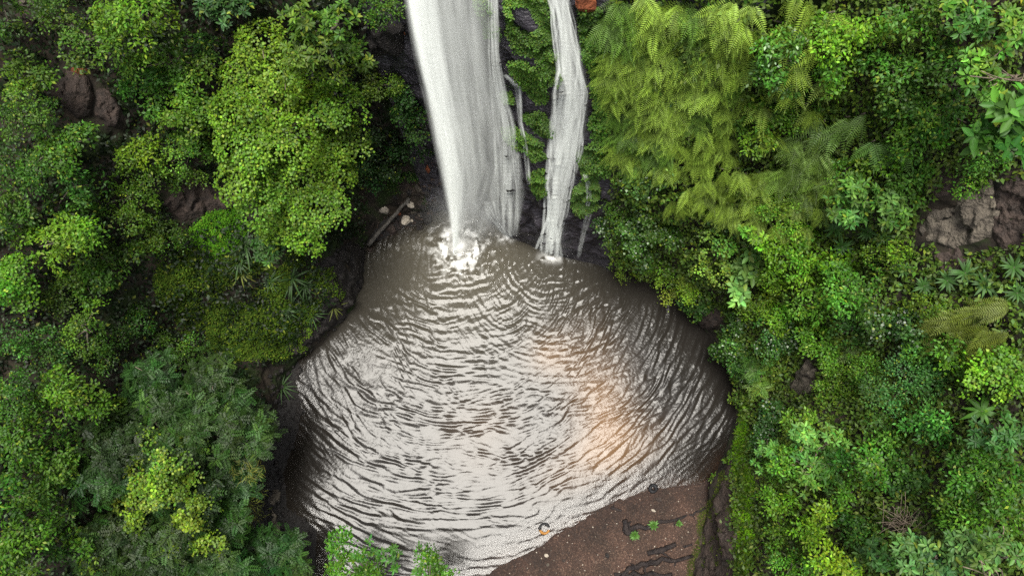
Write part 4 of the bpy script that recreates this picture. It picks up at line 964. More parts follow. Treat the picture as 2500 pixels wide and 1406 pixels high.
for x, y in px_sample([(1880,470),(2040,430),(2060,470),(1990,560),(1900,600),(1840,560)], 46, rgF):
    fern(x, y, 'pale yellow-green fern left of the rounded pale shrub, %s' % where(x, y, 1945, 510), 'ferns left of the rounded shrub', 'lime2', (.175, .265, .028), .62, 7, (0, -.6), 1.1, rise=.7)
fern(2110, 855, 'single pale fern in the middle of the right slope under the dark bushes', None, 'pale', (.11, .165, .05), .9, 8, (-.5, -.2), 1.6)
fern(2145, 770, 'small bright fern above the dark shaded bush', None, 'bright', (.07, .17, .015), .8, 6, (-.6, -.1), 1.0)
fern(2395, 1235, 'green fern in the shade above the bottom right corner', None, 'deep', (.055, .125, .018), .95, 8, (-.4, -.3), 1.6)
fern(2180, 30, 'lime fern at the top edge towards the right corner', None, 'lime2', (.175, .265, .028), 1.0, 7, (-.2, -.6), 1.0)
fern(1870, 120, 'tall green fern between the fern bank and the glossy shrub', None, 'green2', (.075, .145, .02), 1.05, 7, (-.2, -.5), 1.0)

# ------------------------------------------------------------------ rosettes and big-leaved plants
G_RS = 'rosette plants on the right slope'
for x, y, lb in [(2012,528,'rosette plant with long green leaves, topmost of the cluster of three'), (2032,566,'blue-green rosette plant in the middle of the cluster of three'),
                 (2046,598,'bright rosette plant, lowest of the cluster of three'), (2108,572,'rosette plant below the rounded pale shrub'), (2150,585,'rosette plant under the pale shrub, nearer the rock')]:
    rosette(x, y, lb, G_RS, 'ros', (.03, .08, .014), .2, .22, .34, 15, .5)
for x, y, s, lb in [(2345,672,.75,'large rosette plant below the pale rock face'), (2392,700,.7,'large rosette plant at the right end of the row below the pale rock'),
                 (2300,690,.6,'rosette plant at the left of the row below the pale rock'), (2245,700,.6,'rosette plant well left of the row below the pale rock'),
                 (2460,660,.65,'rosette plant at the right edge below the pale rock'), (2468,720,.6,'rosette plant at the right edge just above the olive bracken'),
                 (2200,665,.5,'small rosette plant between the blue-green shrub and the rock')]:
    rosette(x, y, lb, G_RS, 'ros', (.03, .08, .014), .2, .25, s*.55, 16, .45)
rosette(1690, 195, 'dark rosette plant in the middle of the fern bank', G_RS, 'rosd', (.035, .10, .03), .32, .2, .34, 9, .5)
rosette(1715, 245, 'second dark rosette plant, lower in the fern bank', G_RS, 'rosd', (.035, .10, .03), .32, .2, .34, 9, .5)
rosette(1640, 250, 'small green rosette plant low in the fern bank', G_RS, 'rosd', (.035, .10, .03), .32, .2, .3, 8, .45)
rosette(2385, 1010, 'plant with long paddle leaves near the right edge', None, 'paddle', (.045, .12, .014), .26, .5, .46, 12, .5, 'paddle_leaf_plant', spread=6.28)
rosette(2405, 1140, 'broad-leaved plant in the shade of the lower right edge', None, 'paddle', (.045, .12, .014), .26, .5, .36, 10, .4, 'paddle_leaf_plant')
rosette(2240, 1180, 'pale broad-leaved plant above the dead twigs', None, 'paddle2', (.05, .13, .022), .34, .5, .3, 9, .4, 'paddle_leaf_plant')
rosette(2430, 15, 'plant with yellow leaves at the top edge near the right corner', None, 'yellow', (.24, .24, .02), .3, .3, .42, 7, 1.2, 'paddle_leaf_plant')
G_ST = 'strap-leaved plants on the left slope'
for x, y, s, lb in [(600,600,.75,'dark strap-leaved plant right of the vivid moss cushion'), (640,585,.7,'dark strap-leaved plant under the blue-green bough'), (585,640,.6,'strap-leaved plant below the vivid moss cushion'),
                    (715,680,.75,'strap-leaved plant on the dark bank above the water'), (745,700,.65,'strap-leaved plant nearest the black bank wall'), (590,670,.55,'yellowish strap-leaved plant on the mossy slope'),
                    (760,770,.55,'strap-leaved plant near the shore of the left bank'), (815,750,.5,'yellow-tipped strap plant at the black bank edge'), (690,945,.65,'strap-leaved plant on the stones at the left shore'), (660,690,.5,'small strap-leaved plant in the middle of the mossy slope'), (700,760,.5,'strap-leaved plant beside the low moss patch')]:
    rosette(x, y, lb, G_ST, 'strap' if 'yellow' not in lb else 'strapy', (.030, .065, .016) if 'yellow' not in lb else (.10, .12, .02), .09, .55, s, 16, .12, 'strap_leaved_plant', tilt=.7)
# ------------------------------------------------------------------ falling water
mf, n, out = new_mat('falling_water'); L = n.links.new
def _at(nm):
    a = n.nodes.new('ShaderNodeAttribute'); a.attribute_name = nm; return a.outputs['Fac']
cx = n.nodes.new('ShaderNodeCombineXYZ'); L(_at('fx'), cx.inputs[0]); L(_at('fs'), cx.inputs[1]); L(_at('seed'), cx.inputs[2])
nz = n.nodes.new('ShaderNodeTexNoise'); nz.inputs['Scale'].default_value = 1.0; nz.inputs['Detail'].default_value = 5; nz.inputs['Roughness'].default_value = .62
L(cx.outputs[0], nz.inputs['Vector'])
rp = n.nodes.new('ShaderNodeMapRange'); rp.inputs['From Min'].default_value = .30; rp.inputs['From Max'].default_value = .66
L(nz.outputs['Fac'], rp.inputs['Value'])
m1 = n.nodes.new('ShaderNodeMath'); m1.operation = 'MULTIPLY'; L(rp.outputs[0], m1.inputs[0]); L(_at('a'), m1.inputs[1])
m1.use_clamp = True
tr = n.nodes.new('ShaderNodeBsdfTransparent')
df = n.nodes.new('ShaderNodeBsdfDiffuse'); df.inputs['Color'].default_value = (.68, .71, .685, 1)
tl = n.nodes.new('ShaderNodeBsdfTranslucent'); tl.inputs['Color'].default_value = (.68, .71, .685, 1)
w = n.nodes.new('ShaderNodeMixShader'); w.inputs[0].default_value = .08; L(df.outputs[0], w.inputs[1]); L(tl.outputs[0], w.inputs[2])
mx = n.nodes.new('ShaderNodeMixShader'); L(m1.outputs[0], mx.inputs[0]); L(tr.outputs[0], mx.inputs[1]); L(w.outputs[0], mx.inputs[2]); L(mx.outputs[0], out.inputs['Surface'])
M_FALL = mf
def ribbon(path, width, alpha, seed, parent, name='strand', across=9, freq=9.0, origin=np.zeros(3), curl=.35, fs=.35, soft=1.6, face=np.array([0, -1.0, .5])):
    """one soft sheet of falling water: curved in section, fading at its edges"""
    path = np.asarray(path, float); m = len(path); rg = np.random.default_rng(seed)
    T = nrm(np.gradient(path, axis=0)); S = nrm(np.cross(T, face)); Nn = np.cross(S, T)
    u = np.linspace(-1, 1, across); wd = np.asarray(width).reshape(-1, 1)*np.ones((m, 1))
    V = path[:, None, :]+S[:, None, :]*(u*1.0)[None, :, None]*(wd/2)[:, :, None]+Nn[:, None, :]*((u*u-.5)*-curl)[None, :, None]*(wd/2)[:, :, None]
    s = np.r_[0, np.cumsum(np.linalg.norm(np.diff(path, axis=0), axis=1))]
    fx = (u[None, :]*wd/2*freq); fsv = np.repeat((s*fs)[:, None], across, 1)
    a = np.asarray(alpha).reshape(-1, 1)*((1-u*u)**soft)[None, :]
    me = mesh(name, V.reshape(-1, 3)-origin, grid_faces(m, across)[:, ::-1], M_FALL, smooth=True,
              attrs={'fx': fx.ravel(), 'fs': fsv.ravel(), 'seed': np.full(m*across, seed*3.7), 'a': a.ravel()})
    # droplets scatter the light from above whichever way the sheet faces
    me.normals_split_custom_set_from_vertices([(0, -.6, .8)]*(m*across))
    o = link(name, me, parent)
    return o
def main_fall():
    y0 = SRC[1]; yl, zl = y0+3.6, 21.0
    t = thing('waterfall', 'tall white main waterfall plunging free into the pool', 'waterfall', (SRC[0], y0, 0), 'falls')
    org = np.array([SRC[0], y0, 0]); m = 70
    z = np.linspace(zl, -.05, m); y = yl-(yl-y0)*np.sqrt(np.clip((zl-z)/zl, 0, 1))
    v = proj(np.stack([0*z, y, z], 1))[:, 1]
    le = np.interp(v, [-500, 0, 100, 230, 400, 500, 560, 600], [905, 990, 1008, 1038, 1074, 1094, 1103, 1104])
    re = np.interp(v, [-500, 0, 150, 300, 420, 480, 540, 575, 600], [1150, 1156, 1172, 1196, 1196, 1178, 1150, 1138, 1136])
    rg = np.random.default_rng(8)
    for i in range(20):
        f = rg.uniform(.03, .97) if i >= 8 else rg.uniform(.10, .42)
        wob = .02*np.sin(np.linspace(0, rg.uniform(4, 9), m)+rg.uniform(0, 6))*np.linspace(.4, 1, m)
        ff = np.clip(f+wob, .02, .98)
        uu = le+(re-le)*ff
        dy = ((-.15 if i < 8 else .12)+rg.normal()*.2)*np.linspace(1, .35, m)
        dep = (np.stack([0*z, y+dy, z], 1)-CPOS) @ FWD
        x = (uu-W0/2)/FPX*dep
        wpx = (re-le)*rg.uniform(.26, .55)*(0.75 if i < 8 else 1)
        al = (.8 if i < 8 else .24)*(.75+.5*vnoise(np.stack([z*.35, np.full(m, i*3.3)], 1), 7))
        if f > .5: al = al*np.interp(v, [0, 350, 460, 560], [.9, .85, .65, .15])
        k = rg.integers(0, 3) if f > .3 else 0
        al = al*np.clip((v+450)/120, 0, 1)
        ribbon(np.stack([x, y+dy, z], 1), wpx/FPX*dep, al, i+1, t, 'veil', 11, 4.5, org, fs=.22)
    for i in range(9):                                   # bright front sheets
        f = [.10, .16, .22, .30, .40, .14, .5, .66, .8][i]; ff = f+.015*np.sin(np.linspace(0, 5, m)+i*1.7)
        uu = le+(re-le)*ff; dy = -.42-.05*i*np.linspace(1, .3, m)
        dep = (np.stack([0*z, y+dy, z], 1)-CPOS) @ FWD; x = (uu-W0/2)/FPX*dep
        al = (.5 if i < 6 else .2)*np.interp(v, [0, 300, 540, 600], [.8, .7, 1.0 if i < 6 else .3, 1.3 if i < 6 else 0])*np.clip((v+450)/120, 0, 1)*(.8+.4*vnoise(np.stack([z*.3, np.full(m, 90+i*3.3)], 1), 7))
        ribbon(np.stack([x, y+dy, z], 1), (re-le)*(.26 if i < 6 else .4)/FPX*dep, al, 300+i, t, 'veil', 11, 4.0, org, fs=.2, soft=1.8)
    for i in range(9):                                   # drifting outer spray
        f = rg.uniform(.3, 1.15); ff = f+.03*np.sin(np.linspace(0, 6, m)+i)
        uu = le+(re-le)*ff+np.interp(v, [0, 350, 480, 600], [0, 4, 26, 30])*(f-.2); dy = rg.normal()*.25-.05
        dep = (np.stack([0*z, y+dy, z], 1)-CPOS) @ FWD; x = (uu-W0/2)/FPX*dep
        al = .16*(.7+.5*vnoise(np.stack([z*.3, np.full(m, 50+i*3.3)], 1), 7))*np.clip((v+450)/120, 0, 1)*np.interp(v, [0, 520, 590], [1, .8, .0])
        ribbon(np.stack([x, y+dy, z], 1), (re-le)*rg.uniform(.5, .8)/FPX*dep+.1, al, 200+i, t, 'spray', 11, 2.5, org, fs=.2, soft=2.2)
    return t
main_fall()
def cliff_path(pts, off=.22, m=60, smooth=9):
    pts = np.asarray(pts, float); s = np.r_[0, np.cumsum(np.hypot(*np.diff(pts, axis=0).T))]
    q = np.linspace(0, s[-1], m); X = np.interp(q, s, pts[:, 0]); Y = np.interp(q, s, pts[:, 1])
    dep = []
    for x, y in zip(X, Y):
        h = hit(x, y); dep.append((h[0]-CPOS) @ FWD-off)
    dep = np.array(dep)
    k = np.ones(smooth)/smooth; dp = np.convolve(np.r_[np.full(smooth//2, dep[0]), dep, np.full(smooth//2, dep[-1])], k, 'valid')
    dp = np.minimum(dp, dep+off*.8)
    return np.array([CPOS+ray(x, y)*d for x, y, d in zip(X, Y, dp)]), q/s[-1], dp
def cliff_fall(name, label, centre, widths, nrib, alpha, seed, group='falls', wfac=(.25, .5), off=.22, fall_mode='veil', spread=.45, freq=9):
    rg = np.random.default_rng(seed); centre = np.asarray(centre, float)
    base, q, _ = cliff_path(centre, off); org = base[-1]
    t = thing(name, label, 'waterfall', org, group)
    tc_ = np.linspace(0, 1, len(widths))
    for i in range(nrib):
        f = rg.uniform(-spread, spread); c2 = centre.copy(); wv = np.interp(np.linspace(0, 1, len(centre)), tc_, widths)
        c2[:, 0] += wv*f+rg.normal(size=len(centre))*wv*.07
        P, q, dp = cliff_path(c2, off+rg.uniform(-.06, .16))
        wd = np.interp(q, tc_, widths)*rg.uniform(*wfac)/FPX*dp
        al = alpha*rg.uniform(.6, 1.3)*(.75+.55*vnoise(np.stack([q*9, np.full(len(q), i*2.1)], 1), seed))*np.clip(q*14, 0, 1)**.3*np.clip((1-q)*12+.15, 0, 1)
        ribbon(P, wd, al, seed*50+i, t, fall_mode, 7, freq, org)
    return t
SF = [(1362,-60),(1366,0),(1374,60),(1384,110),(1392,170),(1396,230),(1388,300),(1376,380),(1366,450),(1360,520),(1350,575),(1342,622)]
def second_fall():
    t = cliff_fall('waterfall', 'narrower white waterfall sliding down the black cliff on the right', SF, [44,48,54,60,70,82,88,82,70,52,48,50], 26, .58, 3, wfac=(.05, .26))
    org = np.array(t.location); rg = np.random.default_rng(31)
    for i in range(5):
        c2 = np.array(SF, float); c2[:, 0] += rg.normal()*10; P, q, dp = cliff_path(c2, .34)
        ribbon(P, np.interp(q, np.linspace(0, 1, 12), [44,50,56,64,76,96,108,104,92,72,60,40])*rg.uniform(.7, 1.05)/FPX*dp, .22*np.clip((1-q)*5, 0, 1)*(.7+.5*vnoise(np.stack([q*6, np.full(len(q), i*5.)], 1), 4)), 400+i, t, 'spray', 11, 3, org, soft=2.0)
    for i in range(14):                                  # the foot breaks into separate strands on the rock
        ex = rg.uniform(1302, 1374); sx = 1356+rg.normal()*9
        P, q, dp = cliff_path([(sx, 470), (sx+(ex-sx)*.25, 530), (sx+(ex-sx)*.7, 585), (ex, 616+(ex-1302)*.17+rg.uniform(-4, 8))], .16, m=30, smooth=5)
        ribbon(P, np.full(len(q), rg.uniform(5, 13))/FPX*dp, 0.9*np.clip(q*5, 0, 1)*np.clip((1-q)*14+.3, 0, 1), 430+i, t, 'strand', 5, 9, org, soft=1.2)
    for i in range(10):                                  # strands thrown off the ledges
        k = rg.integers(1, 8); s0 = np.array(SF[k], float)+np.array([rg.choice([-1, 1])*rg.uniform(8, 34), rg.uniform(-10, 10)])
        l = rg.uniform(60, 150); P, q, dp = cliff_path([s0, s0+np.array([rg.normal()*6, l*.5]), s0+np.array([rg.normal()*9-l*.05, l])], .16, m=24, smooth=5)
        ribbon(P, np.full(len(q), rg.uniform(4, 10))/FPX*dp, .5*np.clip(q*6, 0, 1)*np.clip((1-q)*4, 0, 1), 460+i, t, 'strand', 5, 9, org, soft=1.2)
second_fall()
cliff_fall('waterfall', 'thin veil of water over the rock just right of the main fall', [(1203,-40),(1202,60),(1203,130),(1214,210),(1228,300),(1238,390),(1236,470),(1236,575)], [26,28,30,40,58,72,76,56], 30, .30, 4, wfac=(.05, .28))
cliff_fall('trickle', 'thin white trickle down the creepered rock between the two falls', [(1232,182),(1250,198),(1266,214),(1268,260),(1271,300),(1282,345),(1288,395),(1292,450)], [10,12,14,10,8,9,10,9], 5, .6, 5, wfac=(.5, .9), off=.12)
cliff_fall('trickle', 'small side trickle on the rock right of the smaller fall', [(1428,425),(1436,450),(1438,490),(1434,505)], [9,12,10,8], 4, .5, 6, wfac=(.5, .9), off=.12)
cliff_fall('trickle', 'faint water seep at the right foot of the cliff', [(1440,520),(1425,570),(1412,630)], [16,14,10], 4, .25, 7, wfac=(.5, .9), off=.12)
cliff_fall('trickle', 'spreading foot of the veil running off the rock into the pool', [(1185,490),(1205,530),(1225,560),(1240,582)], [60,50,36,26], 10, .5, 9, wfac=(.08, .25), off=.15)

# ------------------------------------------------------------------ spray drifting round the falls
def mist(label, px, py, z, size, dens, seed):
    m_, n, out = new_mat('mist'); L = n.links.new
    tc = n.nodes.new('ShaderNodeTexCoord'); gr = n.nodes.new('ShaderNodeTexGradient'); gr.gradient_type = 'QUADRATIC_SPHERE'
    L(tc.outputs['Object'], gr.inputs['Vector'])
    mu = n.nodes.new('ShaderNodeMath'); mu.operation = 'MULTIPLY'; mu.inputs[1].default_value = dens; L(gr.outputs['Fac'], mu.inputs[0])
    pv = n.nodes.new('ShaderNodeVolumePrincipled'); pv.inputs['Color'].default_value = (.93, .95, .95, 1); L(mu.outputs[0], pv.inputs['Density'])
    L(pv.outputs[0], out.inputs['Volume'])
    import bmesh
    bm = bmesh.new(); bmesh.ops.create_icosphere(bm, subdivisions=3, radius=1); me = bpy.data.meshes.new('mist'); bm.to_mesh(me); bm.free()
    me.materials.append(m_)
    o = link('mist', me, None, at(px, py, z)); o.scale = size
    return tag(o, label, 'mist', kind='stuff')
mist('fine spray drifting round the foot of the main fall', 1160, 515, 1.4, (2.8, 1.9, 2.6), .6, 1)
mist('fine spray round the foot of the smaller fall', 1365, 560, 1.5, (1.5, 1.3, 2.2), .7, 3)
# ------------------------------------------------------------------ rocks
def rock(name, label, px, py, size, seed, mat, cat='rock', group=None, sink=.35, sub=3, rough=.28, rot=None, z=None, up=False):
    h = hit(px, py); p, nn = h[0].copy(), h[1]
    if z is None and p[2] < 0.6 and abs(p[2]-.1) < 1e-6: p = at(px, py, float(bed_z(p[None, :2])[0]))
    o = link(name, rock_mesh(name, size, seed, mat, sub, rough))
    rg = np.random.default_rng(seed)
    q = Vector(nn if not up else UP).to_track_quat('Z', 'Y') @ Quaternion((0, 0, 1), rot if rot is not None else rg.uniform(0, 6.28))
    o.rotation_mode = 'QUATERNION'; o.rotation_quaternion = q
    o.location = p-np.array(nn if not up else UP)*size[2]*sink+np.array(nn)*0
    return tag(o, label, cat, group)
G_O = 'bare rock outcrops'
rock_face('dark purple-brown rock outcrop in the trees at the upper left', [(135,205),(165,175),(215,190),(232,240),(225,285),(190,292),(150,262)], .3, M_BROWNROCK, 3, G_O, step=4, freq=2.2)
rock_face('cracked reddish-brown rock right of the upper left outcrop', [(228,215),(270,215),(305,280),(302,318),(262,312),(236,285)], .28, M_BROWNROCK, 5, G_O, step=4, freq=2.4)
rock('rock_outcrop', 'small rust-coloured rock on top of the upper left outcrop', 195, 175, (.26, .18, .2), 9, M_REDROCK, group=G_O, sink=.2)
rock('rock_outcrop', 'small brown rock in the top left corner', 58, 50, (.35, .4, .3), 12, M_BROWNROCK, group=G_O, sink=.2, sub=4, rough=.5)
rock('rock_outcrop', 'pale brown stone at the very top of the left edge', 68, 5, (.38, .3, .3), 13, M_PALEROCK, group=G_O, sink=.2, sub=4, rough=.5)
rock_face('broad pale weathered rock face on the right slope', [(2245,560),(2275,515),(2330,500),(2380,440),(2420,440),(2440,520),(2420,580),(2360,605),(2300,605),(2262,590)], .11, M_PALEROCK, 21, G_O, step=4, freq=2.6)
rock_face('brownish rock at the right edge beside the pale rock face', [(2425,470),(2470,430),(2530,430),(2530,610),(2440,610),(2425,560)], .11, M_BROWNROCK, 23, G_O, step=4, freq=2.6)
rock_face('small brown rock at the upper left corner of the pale rock face', [(2255,440),(2290,415),(2325,430),(2315,480),(2270,490)], .11, M_BROWNROCK, 24, G_O, step=4, freq=2.4)
rock_face('shaded crumbly rock below the pale rock face', [(2265,610),(2340,605),(2370,640),(2330,690),(2290,650)], .11, M_BROWNROCK, 25, G_O, step=4, freq=2.4)
rock_face('pale grey leaning rock among the bushes right of the pool', [(1930,945),(1950,905),(1975,880),(1992,905),(1985,950),(1955,965)], .3, M_PALEROCK, 26, G_O, step=4, freq=2.4)
rock_face('bare brown bank showing through the bushes of the right shore', [(1695,790),(1715,760),(1745,742),(1775,762),(1772,795),(1730,805)], .25, M_BROWNROCK, 27, G_O)
rock('rock_outcrop', 'rust red rock at the top edge beside the smaller fall', 1428, 4, (.42, .34, .35), 28, M_REDROCK, group=G_O, sub=4, sink=.0)
rock('rock_outcrop', 'orange rock flake beside the main fall near the top', 978, 75, (.14, .30, .14), 29, M_REDROCK, group=G_O, sink=.1)
rock_face('dark crumbly rock in the recess left of the main fall', [(895,60),(985,55),(988,120),(960,140),(900,130)], .2, M_DARKROCK, 30, G_O, step=4, freq=3)
rock_face('dark earth bank in the hollow below the heart-leaved tree', [(395,500),(430,455),(520,445),(580,480),(560,510),(500,520),(450,545)], .2, M_BROWNROCK, 31, G_O, step=4, freq=2.4)
rock_face('black broken rock wall above the left shore of the pool', [(770,650),(860,590),(895,610),(885,700),(845,780),(770,830),(720,870),(690,860),(760,760),(800,700)], .16, M_DARKROCK, 32, G_O, step=4, freq=3)
rock_face('wet brown rock wall beside the beach', [(1690,1430),(1710,1300),(1745,1210),(1785,1120),(1800,1170),(1796,1300),(1800,1430)], .12, M_BROWNROCK, 33, G_O, step=4, freq=3)
# stones by the grey log
G_S = 'stones beside the grey log'
for i, (x, y, s, mt, lb) in enumerate([
    (938,515,(.32,.26,.2),M_WHITEROCK,'pale stone left of the grey log'), (993,536,(.25,.36,.2),M_WHITEROCK,'largest white stone right of the grey log'),
    (1001,498,(.17,.26,.16),M_WHITEROCK,'long white stone near the top of the grey log'), (1010,518,(.22,.2,.16),M_PALEROCK,'greyish stone above the largest white stone'),
    (1022,525,(.12,.1,.1),M_PALEROCK,'small grey stone right of the greyish stone'), (1006,540,(.1,.1,.08),M_WHITEROCK,'small white stone touching the largest white stone'),
    (975,520,(.14,.12,.1),M_REDROCK,'reddish stone beside the grey log'), (978,530,(.1,.16,.1),M_BROWNROCK,'brown stone beside the grey log'),
    (955,562,(.36,.46,.3),M_BROWNROCK,'broad brown slab under the grey log'), (1028,562,(.36,.32,.25),M_DARKROCK,'big wet black boulder at the water beside the main fall'),
    (905,612,(.42,.32,.25),M_BROWNROCK,'brown boulder at the lower end of the grey log'), (1043,413,(.3,.13,.12),M_REDROCK,'orange stone lying high on the wet ledge'),
    (968,427,(.12,.14,.1),M_REDROCK,'small reddish stone under the ragged bush'), (1030,505,(.24,.22,.16),M_DARKROCK,'dark stone right of the long white stone'),
    (1045,540,(.3,.28,.2),M_DARKROCK,'dark wet rock beside the big black boulder'), (1000,470,(.22,.16,.12),M_DARKROCK,'dark stone at the upper end of the grey log'),
    (1020,460,(.24,.2,.16),M_PALEROCK,'grey stone above the upper end of the grey log'), (965,480,(.2,.15,.12),M_DARKROCK,'dark stone left of the upper end of the grey log'),
    (1040,475,(.26,.22,.16),M_DARKROCK,'dark rock high on the scree beside the main fall'), (985,505,(.12,.1,.08),M_PALEROCK,'little grey stone between the white stones and the grey log'),
    (1060,500,(.3,.3,.2),M_DARKROCK,'black rock at the left edge of the main fall'), (985,455,(.16,.12,.1),M_BROWNROCK,'brown stone below the ragged bush')]):
    rock('stone', lb, x, y, s, 60+i, mt, 'stone', G_S, sink=.2, sub=2, rough=.2)
# scree too small to count
def scree(name, label, polys, npx, smin, smax, mat, seed, lift=0.0):
    rg = np.random.default_rng(seed); V, F = [], []; o = 0
    ico = rock_mesh('tmp', (1, 1, .6), 5, mat, 1, .3); iv = np.array([v.co[:] for v in ico.vertices]); fi = np.array([p.vertices[:] for p in ico.polygons])
    for poly in polys:
        for x, y in px_sample(poly, npx, rg):
            p = hit(x, y)[0]
            if abs(p[2]-.1) < 1e-6:
                p = at(x, y, 0.0); zb = float(bed_z(p[None, :2])[0])
                if zb < -.12: continue
                p = at(x, y, zb)
            s = rg.uniform(smin, smax)*rg.uniform(.5, 1.2); a = rg.uniform(0, 6.28); c_, s_ = math.cos(a), math.sin(a)
            v = iv*np.array([s*rg.uniform(.7, 1.3), s, s*rg.uniform(.5, 1)]); v = np.stack([v[:, 0]*c_-v[:, 1]*s_, v[:, 0]*s_+v[:, 1]*c_, v[:, 2]], 1)
            V.append(v+p); F.append(fi+o); o += len(v)
    bpy.data.meshes.remove(ico)
    return tag(link(name, mesh(name, np.concatenate(V), np.concatenate(F), mat)), label, 'stones', kind='stuff')
scree('scree', 'dark broken stones covering the left bank at the water', [[(640,900),(735,885),(738,985),(725,1060),(695,1150),(705,1235),(770,1290),(760,1400),(640,1400),(640,1150)]], 14, .07, .2, M_DARKROCK, 41)
scree('scree', 'wet dark scree between the grey log and the main fall', [[(905,560),(985,440),(1075,430),(1085,540),(1000,575),(930,590)]], 10, .05, .14, M_BROWNROCK, 42)
scree('scree', 'dark rubble on the black bank wall left of the pool', [[(770,640),(895,560),(895,690),(850,790),(740,875),(700,870),(760,790),(830,700)]], 12, .06, .16, M_DARKROCK, 43)
scree('pebbles', 'pale pebbles strewn over the gravel beach', [[(1200,1410),(1330,1335),(1480,1245),(1600,1200),(1720,1190),(1690,1300),(1670,1406)]], 26, .015, .045, M_WHITEROCK, 44)
scree('pebbles', 'scattered tan stones on the gravel beach', [[(1230,1410),(1340,1350),(1490,1265),(1600,1215),(1710,1205),(1680,1300),(1660,1406)]], 46, .03, .07, M_BROWNROCK, 46)
scree('pebbles', 'brown pebbles strewn over the gravel beach', [[(1200,1410),(1330,1335),(1480,1245),(1600,1200),(1720,1190),(1690,1300),(1670,1406)]], 13, .015, .04, M_BROWNROCK, 45)
rock('boulder', 'rounded grey boulder on the dark left bank', 672, 1215, (.36, .30, .25), 91, M_PALEROCK, 'boulder', None, sink=.2, sub=3, rough=.12, up=True)
G_B = 'stones on the gravel beach'
for i, (x, y, s, mt, lb) in enumerate([(1334,1355,(.11,.09,.07),M_WHITEROCK,'white stone near the waterline, lower end of the beach'), (1377,1368,(.11,.1,.08),M_BROWNROCK,'brown and white stone on the lower beach'),
    (1483,1357,(.14,.09,.08),M_DARKROCK,'dark stone on the lower beach'), (1596,1246,(.07,.13,.06),M_WHITEROCK,'slim white stone above the long driftwood'),
    (1608,1220,(.15,.16,.1),M_BROWNROCK,'tan stone just below the black tyre'), (1338,1378,(.09,.08,.06),M_PALEROCK,'small tan stone at the bottom of the beach'),
    (1400,1272,(.1,.1,.06),M_PALEROCK,'tan stone in the shallows at the waterline')]):
    rock('stone', lb, x, y, s, 120+i, mt, 'stone', G_B, sink=.15, sub=2, rough=.2, up=True)

# ------------------------------------------------------------------ logs and driftwood
def gpt(x, y, z=.05):
    h = hit(x, y)[0]
    if abs(h[2]-.1) < 1e-6:
        q = at(x, y, 0.0); h = at(x, y, float(bed_z(q[None, :2])[0]))
    return h+np.array([0, 0, z])
def log(name, label, ends, r, mat, cat='log', bend=.1, sides=10, bumps=.08, seed=0, stubs=0, group=None, zs=None):
    pts = [gpt(x, y, 0) for x, y in ends]; rg = np.random.default_rng(seed)
    if zs:
        pts = [at(x, y, z) for (x, y), z in zip(ends, zs)]
    org = pts[0]; t = thing(name, label, cat, org, group)
    tt_ = np.linspace(0, len(pts)-1, 14); P = np.stack([np.interp(tt_, range(len(pts)), [p[k] for p in pts]) for k in range(3)], 1)
    P[1:-1] += rg.normal(size=(12, 3))*bend*r[0]; rad = np.interp(np.linspace(0, 1, 14), np.linspace(0, 1, len(r)), r)
    P[:, 2] += rad*.7
    link('trunk', tube_mesh('trunk', P-org, rad, mat, sides, bumps, seed), t)
    for i in range(stubs):
        k = rg.integers(2, 12); d = nrm(rg.normal(size=3)*np.array([1, 1, .4])+np.array([0, 0, .3])); l = rg.uniform(2, 5)*rad[k]
        link('stub', tube_mesh('stub', np.array([P[k], P[k]+d*l*.5, P[k]+d*l+np.array([0, 0, -.1*l])])-org, [rad[k]*.5, rad[k]*.35, rad[k]*.12], mat, 6, .08, i), t)
    return t
a_, b_ = gpt(999, 485), gpt(899, 600)
log('log', 'straight grey fallen log leaning from the scree to the water', [(999,485),(950,542),(899,600)], [.07, .09, .09], M_GREYWOOD, zs=[a_[2]+.15, .45, .22], stubs=0, seed=3, bend=.15)
log('driftwood', 'long black driftwood branch across the beach, root end on the left', [(1520,1288),(1580,1286),(1640,1270),(1690,1255),(1722,1238)], [.14, .10, .07, .05, .035], M_DARKWOOD, 'driftwood', seed=5, stubs=3, bend=.4, bumps=.08)
log('driftwood', 'stubby black root block at the end of the long driftwood', [(1524,1268),(1530,1300),(1556,1300)], [.10, .15, .09], M_DARKWOOD, 'driftwood', seed=6, stubs=4, bumps=.10)
log('driftwood', 'thick black log near the lower right of the beach', [(1580,1350),(1612,1342),(1650,1328)], [.10, .12, .09], M_DARKWOOD, 'driftwood', seed=7, stubs=1, bumps=.12)
log('driftwood', 'tangled black roots at the bottom edge of the beach', [(1500,1400),(1555,1385),(1610,1362),(1690,1356)], [.07, .11, .10, .06], M_DARKWOOD, 'driftwood', seed=8, stubs=8, bend=.9, bumps=.10)
log('driftwood', 'black branch at the very bottom of the beach below the roots', [(1470,1420),(1540,1402),(1640,1400)], [.07, .10, .07], M_DARKWOOD, 'driftwood', seed=9, stubs=5, bend=.8, bumps=.10)
log('driftwood', 'short dark stick lying at the waterline of the beach', [(1491,1238),(1517,1246)], [.06, .05], M_DARKWOOD, 'driftwood', seed=10, bumps=.08, stubs=1)
log('driftwood', 'small dark stick by the mossy wall at the beach', [(1668,1335),(1690,1328)], [.05, .04], M_DARKWOOD, 'driftwood', seed=11, bumps=.08)
log('driftwood', 'brown twisted driftwood on the dark left bank', [(666,1252),(674,1278),(682,1300),(668,1318)], [.06, .11, .09, .05], M_BARK, 'driftwood', seed=12, bumps=.2, stubs=3, bend=.8)
log('driftwood', 'dark wet plank standing on edge beside the grey log', [(965,535),(975,562)], [.06, .06], M_DARKWOOD, 'driftwood', seed=13, bumps=.1)
